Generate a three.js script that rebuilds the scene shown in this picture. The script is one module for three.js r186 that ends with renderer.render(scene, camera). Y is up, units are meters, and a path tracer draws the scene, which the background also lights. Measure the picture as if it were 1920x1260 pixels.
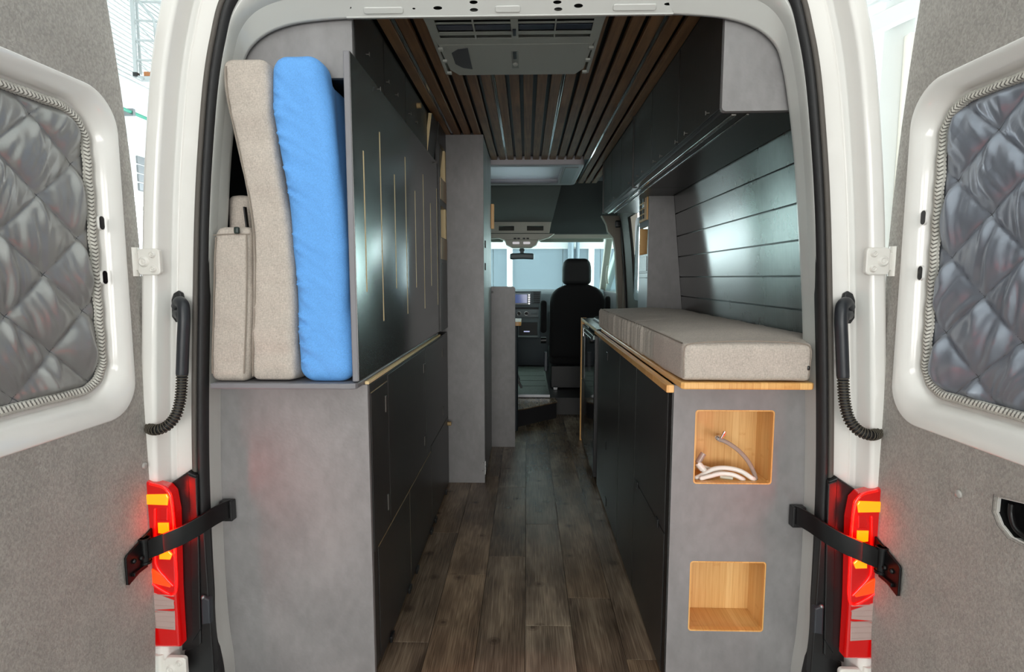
import * as THREE from 'three';
import { RoundedBoxGeometry } from 'three/addons/geometries/RoundedBoxGeometry.js';
import * as BGU from 'three/addons/utils/BufferGeometryUtils.js';
import { RectAreaLightUniformsLib } from 'three/addons/lights/RectAreaLightUniformsLib.js';

// ------------------------------------------------------------------ camera, lights, exposure
const scene = new THREE.Scene();
scene.background = new THREE.Color(0x000000);
const F = 1050, PITCH = Math.atan(109 / F), YAW = Math.atan(27 * Math.cos(PITCH) / F);
const camera = new THREE.PerspectiveCamera(2 * Math.atan(630 / F) * 180 / Math.PI, 1920 / 1260, 0.05, 60);
camera.position.set(0.034, 1.165, 1.45);
camera.rotation.order = 'YXZ';
camera.rotation.set(-PITCH, YAW, 0);
camera.updateMatrixWorld(true);
const renderer = new THREE.WebGLRenderer({ antialias: true });
renderer.toneMapping = THREE.LinearToneMapping;
renderer.toneMappingExposure = 0.87;
renderer.shadowMap.enabled = true;
RectAreaLightUniformsLib.init();
const WARM = new THREE.Color(1.0, 0.975, 0.93), COOL = new THREE.Color(0.86, 0.955, 1.0);
// ceiling panels of the workshop: [x, z, width, length, colour, radiance]
const PANELS = [];
for (const x of [-3.4, 0.2, 3.6]) for (const z of [2.4, 5.4, 8.2]) PANELS.push([x, z, 0.6, 1.8, WARM, 2]);
for (const x of [-3.4, 3.6]) for (const z of [-1.0]) PANELS.push([x, z, 0.6, 1.8, WARM, 3]);
for (const x of [-3.4, 0.2, 3.6]) for (const z of [-4.2, -6.6]) PANELS.push([x, z, 0.6, 1.8, COOL, 8]);
const HALL = { x0: -5.7, x1: 5.6, y0: -0.62, y1: 5.4, z0: -8.2, z1: 10.2 };
for (const [x, z, w, l, c, r] of PANELS) {
  const a = new THREE.RectAreaLight(c, r, w, l);
  a.position.set(x, HALL.y1 - 0.13, z); a.rotation.x = -Math.PI / 2; scene.add(a);
}

// unseen gate added behind the camera to light the interior: [x, y, width, height]
const ADDED_GATE = [[-3.2, 1.35, 2.5, 3.1], [-0.2, 1.35, 2.5, 3.1], [2.8, 1.35, 2.5, 3.1]], ADDED_GATE_L = 8.5, FILL_TINT = new THREE.Color(1.0, 0.98, 0.95);
for (const [x, y, w, h] of ADDED_GATE) { const a = new THREE.RectAreaLight(FILL_TINT, ADDED_GATE_L, w, h); a.position.set(x, y, HALL.z1 - 0.1); scene.add(a); }

// bays added in both side walls for light and reflections: [wall x, facing, y, z, length, height, radiance]
const ADDED_BAYS = [[HALL.x0, 1, 1.0, -5.7, 4.4, 2.7, 5], [HALL.x1, -1, 1.0, -5.9, 4.0, 2.7, 5]];
for (const [x, f, y, z, l, h, r] of ADDED_BAYS) { const a = new THREE.RectAreaLight(COOL, r, l, h); a.position.set(x + f * 0.1, y, z); a.rotation.y = -f * Math.PI / 2; scene.add(a); }

// unseen bays added in the end wall for the plank reflections: [x, y, width, height]
const ADDED_FRONT_BAYS = [[-2.95, 1.2, 3.5, 2.9], [3.05, 1.2, 2.8, 2.9]];
for (const [x, y, w, h] of ADDED_FRONT_BAYS) { const a = new THREE.RectAreaLight(COOL, 4, w, h); a.position.set(x, y, HALL.z0 + 0.12); a.rotation.y = Math.PI; scene.add(a); }

// ------------------------------------------------------------------ helpers
const V = (x, y, z) => new THREE.Vector3(x, y, z);
const camQ = camera.quaternion.clone();
function ray(u, v) { return V((u - 960) / F, -(v - 630) / F, -1).applyQuaternion(camQ); }
function onPlane(u, v, ax, val) { const d = ray(u, v), c = camera.position; const t = (val - c[ax]) / d[ax]; return V(c.x + d.x * t, c.y + d.y * t, c.z + d.z * t); }
const pz = (u, v, z) => onPlane(u, v, 'z', z), pxx = (u, v, x) => onPlane(u, v, 'x', x), py = (u, v, y) => onPlane(u, v, 'y', y);
let seed = 7;
function rnd() { seed = (seed * 1664525 + 1013904223) >>> 0; return seed / 4294967296; }
const lerp = (a, b, t) => a + (b - a) * t, clamp = (x, a, b) => Math.min(b, Math.max(a, x)), sst = (a, b, x) => { const t = clamp((x - a) / (b - a), 0, 1); return t * t * (3 - 2 * t); };
function hash(i, j, s) { let h = (i * 374761393 + j * 668265263 + s * 1442695041) | 0; h = Math.imul(h ^ (h >>> 13), 1274126177); h ^= h >>> 16; return (h >>> 0) / 4294967296; }
function vn(x, y, px, py_, s) {
  const i = Math.floor(x), j = Math.floor(y), fx = x - i, fy = y - j, ux = fx * fx * (3 - 2 * fx), uy = fy * fy * (3 - 2 * fy);
  const w = (a, p) => p ? ((a % p) + p) % p : a;
  const a = hash(w(i, px), w(j, py_), s), b = hash(w(i + 1, px), w(j, py_), s), c = hash(w(i, px), w(j + 1, py_), s), d = hash(w(i + 1, px), w(j + 1, py_), s);
  return lerp(lerp(a, b, ux), lerp(c, d, ux), uy);
}
function fbm(x, y, px, py_, s, o = 4) { let r = 0, a = 0.5, t = 0; for (let k = 0; k < o; k++) { r += a * vn(x, y, px, py_, s + k * 17); t += a; x *= 2; y *= 2; px *= 2; py_ *= 2; a *= 0.5; } return r / t; }
function tex(w, h, fn, rep, srgb = true) {
  const d = new Uint8Array(w * h * 4);
  for (let j = 0; j < h; j++) for (let i = 0; i < w; i++) { const c = fn(i / w, j / h), k = (j * w + i) * 4; for (let q = 0; q < 3; q++) d[k + q] = clamp(Math.round(Array.isArray(c) ? c[q] : c), 0, 255); d[k + 3] = 255; }
  const t = new THREE.DataTexture(d, w, h, THREE.RGBAFormat); t.wrapS = t.wrapT = THREE.RepeatWrapping; t.magFilter = THREE.LinearFilter; t.minFilter = THREE.LinearMipmapLinearFilter; t.generateMipmaps = true;
  if (srgb) t.colorSpace = THREE.SRGBColorSpace;
  if (rep) t.repeat.set(1 / rep[0], 1 / rep[1]);
  t.needsUpdate = true; return t;
}
const mix3 = (a, b, t) => [lerp(a[0], b[0], t), lerp(a[1], b[1], t), lerp(a[2], b[2], t)];

// geometry
function uvBox(g) {           // uv in metres, from the axis each face looks along; v runs up (or along z on level faces)
  g = g.index ? g.toNonIndexed() : g;
  const p = g.attributes.position, uv = new Float32Array(p.count * 2), a = V(), b = V(), c = V(), n = V();
  for (let i = 0; i < p.count; i += 3) {
    a.fromBufferAttribute(p, i); b.fromBufferAttribute(p, i + 1); c.fromBufferAttribute(p, i + 2);
    n.copy(b).sub(a).cross(c.clone().sub(a)); const x = Math.abs(n.x), y = Math.abs(n.y), z = Math.abs(n.z);
    [a, b, c].forEach((q, k) => { const o = (i + k) * 2; if (y >= x && y >= z) { uv[o] = q.x; uv[o + 1] = q.z; } else if (x >= z) { uv[o] = q.z; uv[o + 1] = q.y; } else { uv[o] = q.x; uv[o + 1] = q.y; } });
  }
  g.setAttribute('uv', new THREE.BufferAttribute(uv, 2)); return g;
}
function bx(x0, x1, y0, y1, z0, z1, r = 0.002, seg = 2) {
  if (x0 > x1) [x0, x1] = [x1, x0]; if (y0 > y1) [y0, y1] = [y1, y0]; if (z0 > z1) [z0, z1] = [z1, z0];
  const w = x1 - x0, h = y1 - y0, d = z1 - z0; r = Math.min(r, w / 2.01, h / 2.01, d / 2.01);
  const g = r > 0 ? new RoundedBoxGeometry(w, h, d, seg, r) : new THREE.BoxGeometry(w, h, d);
  g.translate((x0 + x1) / 2, (y0 + y1) / 2, (z0 + z1) / 2); return uvBox(g);
}
function merge(list) { return BGU.mergeGeometries(list.map(g => { const q = g.index ? g.toNonIndexed() : g; for (const k of Object.keys(q.attributes)) if (!['position', 'normal', 'uv'].includes(k)) q.deleteAttribute(k); return q; })); }
function flip(g) { const q = g.index ? g.toNonIndexed() : g; for (const k of Object.keys(q.attributes)) { const a = q.attributes[k], s = a.itemSize; for (let i = 0; i < a.count; i += 3) for (let c = 0; c < s; c++) { const t = a.array[(i + 1) * s + c]; a.array[(i + 1) * s + c] = a.array[(i + 2) * s + c]; a.array[(i + 2) * s + c] = t; } } return q; }
const XC = -0.013;            // middle plane of the van
function mir(g) { const q = (g.index ? g.toNonIndexed() : g.clone()); q.applyMatrix4(new THREE.Matrix4().makeScale(-1, 1, 1)); q.translate(2 * XC, 0, 0); return flip(q); }
function loft(rows, closed = false, uvs = [1, 1]) {   // rows: arrays of Vector3 of equal length
  const n = rows[0].length, P = [], U = [], I = []; let vv = 0;
  rows.forEach((r, j) => { if (j) vv += r[0].distanceTo(rows[j - 1][0]); let uu = 0; r.forEach((p, i) => { if (i) uu += p.distanceTo(r[i - 1]); P.push(p.x, p.y, p.z); U.push(uu * uvs[0], vv * uvs[1]); }); });
  for (let j = 0; j < rows.length - 1; j++) for (let i = 0; i < n - (closed ? 0 : 1); i++) { const a = j * n + i, b = j * n + (i + 1) % n, c = a + n, d = b + n; I.push(a, b, d, a, d, c); }
  const g = new THREE.BufferGeometry(); g.setAttribute('position', new THREE.Float32BufferAttribute(P, 3)); g.setAttribute('uv', new THREE.Float32BufferAttribute(U, 2)); g.setIndex(I); g.computeVertexNormals(); return g;
}
function ext(pts, z0, z1, bevel = 0.002, holes = []) {   // outline in x/y, from z0 to z1
  const s = new THREE.Shape(pts.map(p => new THREE.Vector2(p.x ?? p[0], p.y ?? p[1])));
  for (const h of holes) s.holes.push(new THREE.Path(h.map(p => new THREE.Vector2(p.x ?? p[0], p.y ?? p[1]))));
  const b = Math.min(bevel, (z1 - z0) / 2.2);
  const g = new THREE.ExtrudeGeometry(s, { depth: z1 - z0 - 2 * b, bevelEnabled: b > 0, bevelThickness: b, bevelSize: b, bevelOffset: -b, bevelSegments: 2, curveSegments: 8 });
  g.translate(0, 0, z0 + b); return uvBox(g);
}
function rr(x0, x1, y0, y1, r, n = 8) {     // rounded rectangle outline, counter-clockwise; r may be one radius or four [bl, br, tr, tl]
  const R = Array.isArray(r) ? r : [r, r, r, r], o = [];
  [[x0 + R[0], y0 + R[0], Math.PI, R[0]], [x1 - R[1], y0 + R[1], -Math.PI / 2, R[1]], [x1 - R[2], y1 - R[2], 0, R[2]], [x0 + R[3], y1 - R[3], Math.PI / 2, R[3]]].forEach(([cx, cy, a, q]) => { for (let k = 0; k <= n; k++) { const t = a + k / n * Math.PI / 2; o.push(new THREE.Vector2(cx + q * Math.cos(t), cy + q * Math.sin(t))); } });
  return o;
}
function tube(pts, r, rs = 10, n = 0, closed = false) { const c = new THREE.CatmullRomCurve3(pts, closed, 'centripetal'); return new THREE.TubeGeometry(c, n || pts.length * 8, r, rs, closed); }
function capTube(pts, r, rs = 10, n = 0) { const g = tube(pts, r, rs, n); const e = [g]; for (const k of [0, pts.length - 1]) { const s = new THREE.SphereGeometry(r, rs, 6); s.translate(pts[k].x, pts[k].y, pts[k].z); e.push(s); } return merge(e); }
function cyl(a, b, r, r2 = r, n = 14) { const d = b.clone().sub(a), g = new THREE.CylinderGeometry(r2, r, d.length(), n); g.applyQuaternion(new THREE.Quaternion().setFromUnitVectors(V(0, 1, 0), d.clone().normalize())); g.translate((a.x + b.x) / 2, (a.y + b.y) / 2, (a.z + b.z) / 2); return g; }
function beam(a, b, w, h, up = V(0, 1, 0)) { const d = b.clone().sub(a), l = d.length(), g = new RoundedBoxGeometry(w, h, l, 1, Math.min(w, h) * 0.15); const m = new THREE.Matrix4().lookAt(a, b, up); g.applyMatrix4(m); g.translate((a.x + b.x) / 2, (a.y + b.y) / 2, (a.z + b.z) / 2); return uvBox(g); }
function softBox(w, h, d, r, step, shape) {    // rounded box on a fine grid, then moved point by point by shape(p, n)
  const g0 = new THREE.BoxGeometry(w, h, d, Math.max(2, Math.round(w / step)), Math.max(2, Math.round(h / step)), Math.max(2, Math.round(d / step)));
  const P = g0.attributes.position, q = V(), c = V(), n = V();
  const hw = w / 2, hh = h / 2, hd = d / 2;
  const src = [];
  for (let i = 0; i < P.count; i++) {
    q.fromBufferAttribute(P, i); src.push(q.x, q.y, q.z);
    c.set(clamp(q.x, -hw + r, hw - r), clamp(q.y, -hh + r, hh - r), clamp(q.z, -hd + r, hd - r)); n.copy(q).sub(c);
    if (n.lengthSq() > 1e-12) { n.normalize(); q.copy(c).addScaledVector(n, r); }
    if (shape) shape(q, n);
    P.setXYZ(i, q.x, q.y, q.z);
  }
  g0.deleteAttribute('normal'); const uv = g0.attributes.uv; g0.deleteAttribute('uv');
  const g = BGU.mergeVertices(g0, 1e-5); g.computeVertexNormals(); return uvBox(g);
}

// scene entries
const taken = {};
function numbered(n) { const k = taken[n] = (taken[n] ?? -1) + 1; return k ? `${n}_${String(k).padStart(3, '0')}` : n; }
function part(name, g, m, parent) { const o = new THREE.Mesh(g, m); o.name = name; o.castShadow = o.receiveShadow = true; parent.add(o); return o; }
function thing(name, label, category, group) { const o = new THREE.Group(); o.name = numbered(name); o.userData = { label, category }; if (group) o.userData.group = group; scene.add(o); return o; }
function single(name, g, m, label, category, group) { const o = new THREE.Mesh(g, m); o.name = numbered(name); o.castShadow = o.receiveShadow = true; o.userData = { label, category }; if (group) o.userData.group = group; scene.add(o); return o; }
function struct(name, label) { const o = new THREE.Group(); o.name = name; o.userData = { kind: 'structure' }; if (label) { o.userData.label = label; } scene.add(o); return o; }

// ------------------------------------------------------------------ materials
const S = (o) => new THREE.MeshStandardMaterial(o), PH = (o) => new THREE.MeshPhysicalMaterial(o);
const concreteT = tex(512, 512, (u, v) => { const a = fbm(u * 4, v * 4, 4, 4, 3, 5), b = fbm(u * 40, v * 24, 40, 24, 9, 3), st = fbm(u * 10, v * 3, 10, 3, 31, 3); const k = 127 + (a - 0.5) * 20 + (b - 0.5) * 12 + (st - 0.5) * 10; return [k * 1.0, k * 0.985, k * 0.985]; }, [0.7, 0.7]);
const concreteB = tex(256, 256, (u, v) => 128 + (fbm(u * 60, v * 60, 60, 60, 5, 3) - 0.5) * 200, [0.35, 0.35], false);
const greyPanel = S({ map: concreteT, color: 0xffffff, roughness: 0.42, bumpMap: concreteB, bumpScale: 0.0003 });
const greyEdge = S({ color: 0x77767a, roughness: 0.5 });
const wallPlankT = tex(512, 512, (u, v) => { const a = fbm(u * 5, v * 5, 5, 5, 13, 5), st = fbm(u * 60, v * 6, 60, 6, 19, 3); const k = 84 + (a - 0.5) * 30 + (st - 0.5) * 8; return [k, k * 0.985, k * 0.97]; }, [0.5, 0.5]);
const wallPlankB = tex(512, 512, (u, v) => 128 + (fbm(u * 70, v * 14, 70, 14, 23, 3) - 0.5) * 230, [0.5, 0.5], false);
const wallPlank = PH({ map: wallPlankT, roughness: 0.18, anisotropy: 1, anisotropyRotation: Math.PI / 2, ior: 1.9 });
const darkT = tex(256, 256, (u, v) => { const a = fbm(u * 6, v * 3, 6, 3, 41, 4), b = fbm(u * 90, v * 12, 90, 12, 43, 2); const k = 43 + (a - 0.5) * 9 + (b - 0.5) * 7; return [k, k * 0.965, k * 0.94]; }, [0.6, 0.6]);
const darkB = tex(256, 256, (u, v) => 128 + (fbm(u * 80, v * 10, 80, 10, 47, 2) - 0.5) * 160, [0.4, 0.4], false);
const darkPanel = S({ map: darkT, roughness: 0.36, bumpMap: darkB, bumpScale: 0.00012 });
const darkGloss = PH({ map: darkT, ior: 1.75, roughness: 0.17, anisotropy: 1, anisotropyRotation: Math.PI / 2 });
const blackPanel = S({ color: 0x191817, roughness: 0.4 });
const ply = S({ color: 0xa88c60, roughness: 0.6 });
const plyPale = S({ color: 0xe4cc9c, roughness: 0.6 });
const plateWood = S({ color: 0xb39a80, roughness: 0.55 });
function bambooTex(sd, base, dark) { return tex(512, 512, (u, v) => { const w = 16, s = Math.floor(u * w), tone = hash(s, 0, sd), yo = hash(s, 5, sd), fine = fbm(u * 260, v * 5, 260, 5, sd + 3, 2), edge = Math.min(u * w - s, 1 - (u * w - s)); let t = 0.25 + 0.5 * tone + (fine - 0.5) * 0.5; const nd = Math.abs(((v + yo) % 1) - 0.5); if (nd < 0.012 && hash(s, 9, sd) > 0.45) t += 0.35 * fbm(u * 120, v * 200, 120, 200, sd, 2); if (edge < 0.04) t += 0.25; return mix3(base, dark, clamp(t, 0, 1)); }, [0.32, 0.32]); }
const bambooT = bambooTex(61, [240, 204, 142], [204, 152, 88]);
const bamboo = S({ map: bambooT, roughness: 0.5 });
const bambooLacq = S({ map: bambooT, color: 0xfff2e0, roughness: 0.3 });
const slatT = tex(256, 512, (u, v) => { const f = fbm(u * 30, v * 4, 30, 4, 71, 3), b = fbm(u * 4, v * 6, 4, 6, 73, 3); return mix3([150, 108, 70], [112, 76, 46], clamp(0.5 + (f - 0.5) * 1.2 + (b - 0.5) * 0.8, 0, 1)); }, [0.2, 0.6]);
const slatWood = S({ map: slatT, roughness: 0.5 });
const oakT = [0, 1, 2, 3].map(k => tex(256, 1024, (u, v) => {
  const sd = 80 + k * 13, warp = fbm(u * 3, v * 5, 3, 5, sd, 3), cx = 0.5 + 0.2 * (hash(k, 1, 5) - 0.5);
  const ring = Math.sin((Math.abs(u - cx) * 9 + warp * 9 + Math.sin(v * 6.2832) * 0.8) * 3.1), fine = fbm(u * 90, v * 14, 90, 14, sd + 5, 3), br = fbm(u * 2, v * 6, 2, 6, sd + 8, 3);
  let t = 0.5 + ring * 0.1 * sst(0.2, 0.8, fbm(u * 2, v * 3, 2, 3, sd + 2, 2)) + (fine - 0.5) * 0.9 + (br - 0.5) * 1.1;
  for (let q = 0; q < 3; q++) { const kx = hash(q, k, 7) * 0.7 + 0.15, ky = hash(q, k, 8), dx = (u - kx) / 0.13, dy = (v - ky) / 0.018, d = Math.hypot(dx, dy); if (d < 1.6) t -= 0.55 * Math.exp(-d * d * 2) + 0.12 * Math.sin(d * 9) * Math.exp(-d * d); }
  return mix3([82, 68, 56], [166, 147, 126], clamp(t, 0, 1));
}));
const oakB = tex(256, 512, (u, v) => 128 + (fbm(u * 100, v * 16, 100, 16, 91, 3) - 0.5) * 200, [0.155, 0.5], false);
const OAK_TINT = [0xffffff, 0xe6e2de, 0xf2e8dc, 0xd6d2ce];
const oak = []; for (let k = 0; k < 4; k++) for (let t = 0; t < 2; t++) oak.push(S({ map: oakT[k], color: OAK_TINT[(k + t * 2) % 4], roughness: 0.27, bumpMap: oakB, bumpScale: 0.0002 }));
const paint = PH({ color: 0xe9e7e2, roughness: 0.32, clearcoat: 0.8, clearcoatRoughness: 0.06 });
const paintDull = S({ color: 0xe6e3dc, roughness: 0.4 });
const shadedPaint = PH({ color: 0xb9bab6, roughness: 0.35, clearcoat: 0.6, clearcoatRoughness: 0.12 });  // white frame paint greyed; shade on lip and header is put into the colour
const feltT = tex(512, 512, (u, v) => { const a = fbm(u * 6, v * 6, 6, 6, 101, 4), b = fbm(u * 128, v * 90, 128, 90, 103, 2); const k = 163 + (a - 0.5) * 14 + (b - 0.5) * 34; return [k, k * 0.97, k * 0.93]; }, [0.4, 0.4]);
const feltB = tex(256, 256, (u, v) => 255 * fbm(u * 100, v * 100, 100, 100, 107, 2), [0.2, 0.2], false);
const felt = S({ map: feltT, roughness: 0.95, bumpMap: feltB, bumpScale: 0.0008 });
const fabricT = tex(512, 512, (u, v) => { const a = fbm(u * 160, v * 40, 160, 40, 111, 2), b = fbm(u * 40, v * 160, 40, 160, 113, 2), c = fbm(u * 5, v * 5, 5, 5, 117, 3); const k = 182 + (a - 0.5) * 30 + (b - 0.5) * 30 + (c - 0.5) * 8; return [k, k * 0.945, k * 0.89]; }, [0.16, 0.16]);
const fabricB = tex(256, 256, (u, v) => 128 + (Math.sin(u * 6.2832 * 64) * Math.sin(v * 6.2832 * 64)) * 60 + (vn(u * 128, v * 128, 128, 128, 119) - 0.5) * 120, [0.12, 0.12], false);
const fabric = PH({ map: fabricT, roughness: 0.95, bumpMap: fabricB, bumpScale: 0.0006, sheen: 0.3, sheenRoughness: 0.6, sheenColor: new THREE.Color(0.6, 0.57, 0.53) });
const fabricSeam = S({ color: 0x8d8378, roughness: 0.95 });
const blueT = tex(256, 256, (u, v) => { const a = fbm(u * 110, v * 110, 110, 110, 121, 2); const k = 1 + (a - 0.5) * 0.14; return [98 * k, 160 * k, 226 * k]; }, [0.15, 0.15]);
const blue = PH({ map: blueT, roughness: 0.85, sheen: 0.25, sheenRoughness: 0.5, sheenColor: new THREE.Color(0.4, 0.6, 0.9) });
const satin = PH({ color: 0x9d9d9b, roughness: 0.34, metalness: 0.5, sheen: 0.4, sheenRoughness: 0.35, sheenColor: new THREE.Color(0.75, 0.78, 0.8) });
const satinCool = PH({ color: 0x9298a3, roughness: 0.34, metalness: 0.5, sheen: 0.4, sheenRoughness: 0.35, sheenColor: new THREE.Color(0.72, 0.76, 0.85) });
const stitch = S({ color: 0x5c5d5f, roughness: 0.9 });
const braidT = tex(64, 64, (u, v) => { const y = (v * 2 + Math.abs(u - 0.5) * 1.1) % 1; const e = Math.min(u, 1 - u); if (e < 0.12) return [196, 193, 184]; return y < 0.36 ? [122, 119, 112] : [222, 219, 210]; }, [0.02, 0.018]);
const braidB = tex(64, 64, (u, v) => { const y = (v * 2 + Math.abs(u - 0.5) * 1.1) % 1; return y < 0.36 ? 40 : 200; }, [0.02, 0.018], false);
const braid = S({ map: braidT, roughness: 0.85, bumpMap: braidB, bumpScale: 0.0012 });
const rubber = S({ color: 0x1b1b1c, roughness: 0.55 });
const rubberGrey = S({ color: 0x5a5550, roughness: 0.75 });
const blackPlastic = S({ color: 0x161617, roughness: 0.35 });
const hose = S({ color: 0x23262b, roughness: 0.38 });
const hoseDust = S({ color: 0x4a4439, roughness: 0.6 });
const blackMetal = S({ color: 0x111112, roughness: 0.34, metalness: 0.3 });
const chrome = S({ color: 0xc8c8c8, roughness: 0.2, metalness: 1 });
const steel = S({ color: 0x8a8c8e, roughness: 0.35, metalness: 0.9 });
const ledProfile = PH({ color: 0x6a6864, roughness: 0.12, metalness: 0.55, clearcoat: 0.6, clearcoatRoughness: 0.05 });
const acPlastic = S({ color: 0xa9aaa3, roughness: 0.5 });
const headliner = S({ color: 0x6d706f, roughness: 0.9 });
const headlinerDark = S({ color: 0x444546, roughness: 0.95 });
const cabPlastic = S({ color: 0xc2c0b6, roughness: 0.6 });
const dashMat = S({ color: 0x666d73, roughness: 0.55 });
const dashDark = S({ color: 0x131416, roughness: 0.5 });
const seatCloth = S({ color: 0x0e0f11, roughness: 0.9 });
const glassPane = PH({ color: 0xe4f2ee, roughness: 0.0, transmission: 1, thickness: 0, ior: 1.5 });
const darkGlass = PH({ color: 0x0c0a10, roughness: 0.08 });
const matT = tex(256, 256, (u, v) => { const k = 104 + (fbm(u * 50, v * 50, 50, 50, 131, 3) - 0.5) * 40; return [k * 0.95, k, k * 0.95]; }, [0.4, 0.4]);
const rubberMat = S({ map: matT, roughness: 0.6 });
const hallWhite = S({ color: 0xe3e6e5, roughness: 0.7 });
const hallBlue = S({ color: 0x8796a1, roughness: 0.5 });
const hallFloorT = tex(512, 512, (u, v) => { const k = 150 + (fbm(u * 6, v * 6, 6, 6, 141, 5) - 0.5) * 50; return [k, k, k * 0.98]; }, [4, 4]);
const hallFloorM = S({ map: hallFloorT, roughness: 0.5 });
const glow = (c, i) => S({ color: 0x000000, emissive: c, emissiveIntensity: i, roughness: 1 });
console.log('materials');
// ------------------------------------------------------------------ workshop hall around the van
{
  const { x0, x1, y0, y1, z0, z1 } = HALL, T = 0.2;
  const fl = struct('hall_floor'); part('slab', bx(x0 - T, x1 + T, y0 - T, y0, z0 - T, z1 + T, 0), hallFloorM, fl);
  const ce = struct('hall_ceiling'); part('roof_sheet', bx(x0 - T, x1 + T, y1, y1 + T, z0 - T, z1 + T, 0), hallWhite, ce);
  const wa = struct('hall_wall'); part('wall_sheet', bx(x0 - T, x0, y0, y1, z0, z1, 0), hallWhite, wa);
  const wb = struct('hall_wall_001'); part('wall_sheet', bx(x1, x1 + T, y0, y1, z0, z1, 0), hallWhite, wb);
  const wc = struct('hall_wall_002'); part('wall_sheet', bx(x0 - T, x1 + T, y0, y1, z1, z1 + T, 0), hallWhite, wc);
  for (const [x, y, w, h] of ADDED_GATE) { part('added_gate_frame', ext(rr(x - w / 2 - 0.08, x + w / 2 + 0.08, y - h / 2 - 0.08, y + h / 2 + 0.08, 0.01, 2), z1 - 0.09, z1, 0.004, [rr(x - w / 2, x + w / 2, y - h / 2, y + h / 2, 0.005, 2)]), hallWhite, wc); part('added_gate_pane', bx(x - w / 2, x + w / 2, y - h / 2, y + h / 2, z1 - 0.03, z1 - 0.02, 0), glow(FILL_TINT, 1.5), wc); }  // glowing panes of the added gate, out of view
  const wd = struct('hall_wall_003'); part('wall_sheet', bx(x0 - T, x1 + T, y0, y1, z0 - T, z0, 0), hallWhite, wd);
  ADDED_BAYS.forEach(([x, f, y, z, l, h], n) => { const g = struct('window_' + (n + 3)); part('added_bay_frame', ext(rr(z - l / 2 - 0.07, z + l / 2 + 0.07, y - h / 2 - 0.07, y + h / 2 + 0.07, 0.01, 2), 0, 0.09, 0.004, [rr(z - l / 2, z + l / 2, y - h / 2, y + h / 2, 0.005, 2)]).rotateY(-Math.PI / 2).translate(f > 0 ? x + 0.09 : x, 0, 0), hallWhite, g); part('added_bay_pane', bx(x + f * 0.01, x + f * 0.03, y - h / 2, y + h / 2, z - l / 2, z + l / 2, 0), glow(COOL, 10), g); });  // added window bays whose glowing panes brighten cab and planks
  ADDED_FRONT_BAYS.forEach(([x, y, w, h], n) => { const g = struct('window_' + (n + 5)); part('added_bay_frame', ext(rr(x - w / 2 - 0.07, x + w / 2 + 0.07, y - h / 2 - 0.07, y + h / 2 + 0.07, 0.01, 2), z0, z0 + 0.1, 0.004, [rr(x - w / 2, x + w / 2, y - h / 2, y + h / 2, 0.005, 2)]), hallWhite, g); part('added_bay_pane', bx(x - w / 2, x + w / 2, y - h / 2, y + h / 2, z0 + 0.035, z0 + 0.05, 0), glow(COOL, n ? 14 : 7), g); });  // added window bays, out of view, mirrored by plank wall and bed board
  // blue-grey cladding panels seen through the windscreen
  const topY = pz(1000, 467, z0).y;
  const xs = [-1.12, pz(925, 500, z0).x, pz(1055, 500, z0).x, pz(1125, 500, z0).x, 1.58];
  for (let i = 0; i < 4; i++) part('cladding_panel', bx(xs[i] + 0.004, xs[i + 1] - 0.004, y0, topY, z0, z0 + 0.03, 0.004), hallBlue, wd);
  part('cladding_cap', bx(-1.12, 1.58, topY, topY + 0.03, z0, z0 + 0.05, 0.004), hallWhite, wd);
  const pc = pz(1070, 460, z0 + 0.08); part('conduit_pipe', cyl(V(pc.x, y0, z0 + 0.1), V(pc.x, 3.6, z0 + 0.1), 0.05), hallBlue, wd);
  part('conduit_pipe', cyl(V(pc.x + 0.12, y0, z0 + 0.08), V(pc.x + 0.12, 3.6, z0 + 0.08), 0.03), hallBlue, wd);
  // corrugated upper cladding behind the stair
  for (let k = 0; k < 22; k++) part('wall_rib', bx(x0 + 0.0, x0 + 0.03, 3.95 + k * 0.065, 3.99 + k * 0.065, -8.0, -5.9, 0.006), hallWhite, wa);
  part('ledge', bx(x0, x0 + 0.16, 3.02, 3.2, -8.1, -3, 0.02), hallWhite, wa);
  part('ledge', bx(x0, x0 + 0.05, 2.16, 2.22, -8.1, -3, 0.01), hallWhite, wa);
  // wall lights ahead of the van
  for (const u of [955.7, 1108.7]) {
    const c = pz(u, 500, z0 + 0.07), ty = pz(u, 468, z0 + 0.07).y;
    const t = thing('wall_light', u < 1000 ? 'glowing vertical light strip on the blue-grey wall, beside the rear-view mirror' : 'glowing vertical light strip on the blue-grey wall, beside the passenger headrest', 'light', 'vertical light strips ahead of the van');
    part('housing', bx(c.x - 0.05, c.x + 0.05, -0.25, ty + 0.02, z0 + 0.031, z0 + 0.06, 0.006), hallWhite, t);
    part('tube', bx(c.x - 0.034, c.x + 0.034, -0.22, ty, z0 + 0.06, z0 + 0.085, 0.01), glow(0xf4fbff, 4), t);
    const l = new THREE.RectAreaLight(0xe6f6ff, 6, 0.07, ty + 0.22); l.position.set(c.x, (ty - 0.22) / 2, z0 + 0.095); l.rotation.y = Math.PI; scene.add(l);
  }
  for (const [x, z, w, l, c] of PANELS) {
    const t = thing('ceiling_light', 'flat rectangular glowing panel lamp under the white workshop ceiling', 'light', 'workshop ceiling panels');
    part('frame', ext(rr(x - w / 2 - 0.03, x + w / 2 + 0.03, z - l / 2 - 0.03, z + l / 2 + 0.03, 0.01, 2), 0, 0.1, 0.002).rotateX(Math.PI / 2).translate(0, HALL.y1, 0), hallWhite, t);
    part('diffuser', bx(x - w / 2, x + w / 2, HALL.y1 - 0.115, HALL.y1 - 0.1, z - l / 2, z + l / 2, 0.004), glow(c, 2.2), t);
  }
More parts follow.
